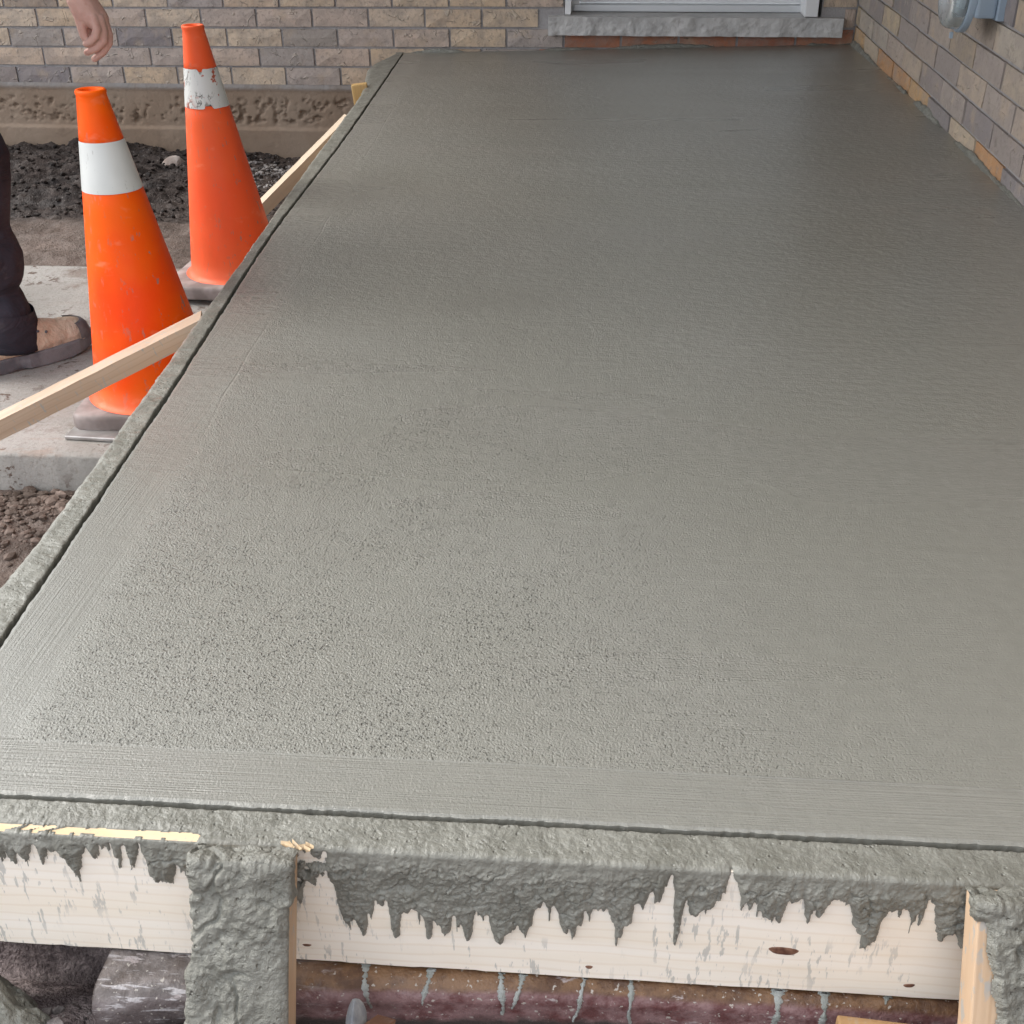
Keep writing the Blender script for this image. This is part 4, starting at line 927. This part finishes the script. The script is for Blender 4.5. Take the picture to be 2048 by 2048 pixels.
    tm = M('dark_trousers', .8, .3); c = tm.mix(tm.rng(tm.noise(7, 4), .3, .7), (.022, .022, .033), (.05, .047, .062)); c = tm.mix(tm.rng(tm.noise(16, 4, .7), .58, .75, 0, .5), c, (.09, .08, .085)); tm.col(c)
    tm.bump(tm.noise(1, 3, .5, v=tm.map(scale=(9, 9, 16)), dist=.8), .022, .7); tm.bump(tm.noise(400, 2), .0008, .5)
    def lp(px, py, rad, Y=2.74):       # leg: right edge measured, centre set back by the radius
        q = at(px, py, Y=Y); return (Vector((q.x - rad, Y, q.z)), rad)
    leg = [lp(64, 640, .076, 2.72), lp(54, 615, .074), lp(36, 590, .066), lp(28, 566, .068), lp(44, 535, .084), lp(42, 512, .084), lp(24, 480, .078), lp(15, 450, .076), lp(16, 400, .078), lp(17, 350, .082), lp(14, 310, .085), (Vector((-1.60, 2.76, .30)), .085), (Vector((-1.64, 2.78, .55)), .105), (Vector((-1.66, 2.84, .66)), .12)]
    leg2 = [(Vector((-2.02, 3.02, -.22)), .07), (Vector((-2.0, 3.01, -.12)), .068), (Vector((-1.88, 2.98, .18)), .078), (Vector((-1.72, 2.94, .52)), .10), (Vector((-1.67, 2.88, .66)), .12)]
    remeshed('trousers', [leg, leg2], .006, tm.m, r, 3)
    # turned hem of the near trouser leg
    hc = leg[0][0]; V = []; n_ = 40
    for j, (rad, z) in enumerate(((.070, -.010), (.078, -.013), (.080, -.002), (.079, .035), (.074, .085))):
        for i in range(n_):
            a = 2 * math.pi * i / n_; rr = rad * (1 + .04 * math.sin(3 * a + j * .2)); V.append((hc.x + .002 + rr * math.cos(a), hc.y + rr * math.sin(a), hc.z - .050 + z - .016 * math.cos(a)))
    mesh_obj('hem', V, [(j*n_+i, j*n_+(i+1)%n_, (j+1)*n_+(i+1)%n_, (j+1)*n_+i) for j in range(4) for i in range(n_)], tm.m, r, True)
    # boots
    lm = M('tan_leather', .6, .4); X, Y, Z = lm.xyz()
    c = lm.mix(lm.rng(lm.noise(9, 4, .6), .3, .7), (.52, .39, .28), (.64, .52, .41)); c = lm.mix(lm.rng(lm.noise(14, 4, .7), .48, .66, 0, .6), c, (.27, .19, .15)); c = lm.mix(lm.rng(lm.noise(20, 3, .7, v=lm.map(loc=(3, 3, 3))), .58, .68, 0, .6), c, (.58, .47, .38))
    c = lm.mix(lm.rng(X, .10, .15, 0, .65), c, (.17, .13, .12)); lm.col(c); lm.bump(lm.noise(26, 4, .6), .010, .9); lm.bump(lm.noise(9, 3, .5, dist=1.5), .016, .8); lm.bump(lm.noise(150, 3), .0012, .5)
    sm2 = flat_mat('boot_sole', (.10, .10, .115), (.22, .22, .235), 14, .8, .003)
    def boot(loc, rz):
        e = bpy.data.objects.new('boot', None)
        # upper (grown round joints, foot pointing along +x)
        o = remeshed('boot', [[((-.145, 0, .060), .036), ((-.10, 0, .062), .040), ((-.04, 0, .060), .044), ((.03, .003, .056), .045), ((.085, .004, .054), .045), ((.113, .003, .053), .041)],
                              [((-.12, 0, .07), .038), ((-.105, 0, .11), .040), ((-.10, 0, .14), .042)], [((-.09, 0, .115), .044), ((-.02, 0, .085), .040), ((.05, .002, .070), .036)]], .005, lm.m, r, 4)
        o.location = loc; o.rotation_euler = (0, 0, rz)
        # sole with lugs
        n = 56; V = []; prof = []
        for i in range(n):
            a = 2 * math.pi * i / n; ca, sa = math.cos(a), math.sin(a)
            x = .158 * ca; wd = .050 if x > -.02 else .043; y = wd * (abs(sa) ** .8) * (1 if sa > 0 else -1) * (1 - .08 * (x > .1)) + .003
            x = (abs(ca) ** .85) * (1 if ca > 0 else -1) * (.163 if ca > 0 else .185); prof.append((x, y))
        for z, s in ((.0, .94), (.004, .985), (.022, 1.0), (.036, 1.0), (.040, .975)):
            for i, (x, y) in enumerate(prof):
                toe = .014 * max(0, (x - .06) / .1) ** 2; lug = .0055 * (i % 4 < 2) if z < .003 else 0; lo = (.006 if -.09 < x < -.03 and z < .01 else 0)
                V.append((x * s, y * s, z + toe + lug * .8 + lo))
        Fc = [(j*n+i, j*n+(i+1)%n, (j+1)*n+(i+1)%n, (j+1)*n+i) for j in range(4) for i in range(n)] + [[4*n+i for i in range(n)], [i for i in range(n)][::-1]]
        s = mesh_obj('sole', V, Fc, sm2, o)
        # toe bumper
        V = []; n2 = 26
        for j, (z, sc2, push) in enumerate([(.036, 1.0, 0), (.050, 1.0, .0), (.066, .985, -.004), (.078, .93, -.012), (.080, .88, -.018)]):
            for i in range(n2):
                a = -1.15 + 2.3 * i / (n2 - 1); x = .085 + (.071 + push) * math.cos(a) * sc2; y = .003 + .0475 * math.sin(a) * sc2 / .94; V.append((x, y, z + .008))
        mesh_obj('toe_bumper', V, [(j*n2+i, j*n2+i+1, (j+1)*n2+i+1, (j+1)*n2+i) for j in range(4) for i in range(n2-1)], sm2, o, True)
        lc = M('lace', .7); lc.col((.03, .025, .022)); bm = bmesh.new()
        for k in range(4):
            x = -.035 + .021 * k; z = .121 - .0068 * k
            for i in range(9):
                a = -1 + i / 4; bmesh.ops.create_icosphere(bm, subdivisions=1, radius=.0028, matrix=Matrix.Translation((x + .012 * a, .028 * a, z - .010 * a * a)))
        bm_obj('lace', bm, lc.m, o, True)
        bm = bmesh.new()
        for k in range(4):
            for s_ in (-1, 1): bmesh.ops.create_icosphere(bm, subdivisions=1, radius=.0042, matrix=Matrix.Translation((-.033 + .021 * k, s_ * .036, .104 - .0066 * k)))
        bm_obj('eyelet', bm, sm2, o, True, 'stuff')
    boot((-1.452, 2.738, -.300), R(47)); boot((-1.93, 3.05, -.300), R(20))
person()

# ------------------------------------------------------------------ unseen porch roof, its outline shaped to darken the far end
def unseen_porch_roof():
    m = M('unseen_soffit', .6); m.col((.22, .225, .21)); r = bmesh.new()
    q = [(-1.15, 1.1), (2.2, 1.1), (2.2, BACK + .1), (-2.3, BACK + .1), (-2.1, 3.6)]
    lo = [r.verts.new((x, y, 2.26)) for x, y in q]; hi = [r.verts.new((x, y, 2.40)) for x, y in q]
    r.faces.new(lo[::-1]); r.faces.new(hi)
    for i in range(5): r.faces.new([lo[i], lo[(i + 1) % 5], hi[(i + 1) % 5], hi[i]])
    box_bm(-4.3, 1.3, 5.55, BACK + .2, 3.12, 3.2, bm=r)
    bm_obj('unseen_porch_roof', r, m.m, None, kind='structure')
unseen_porch_roof()
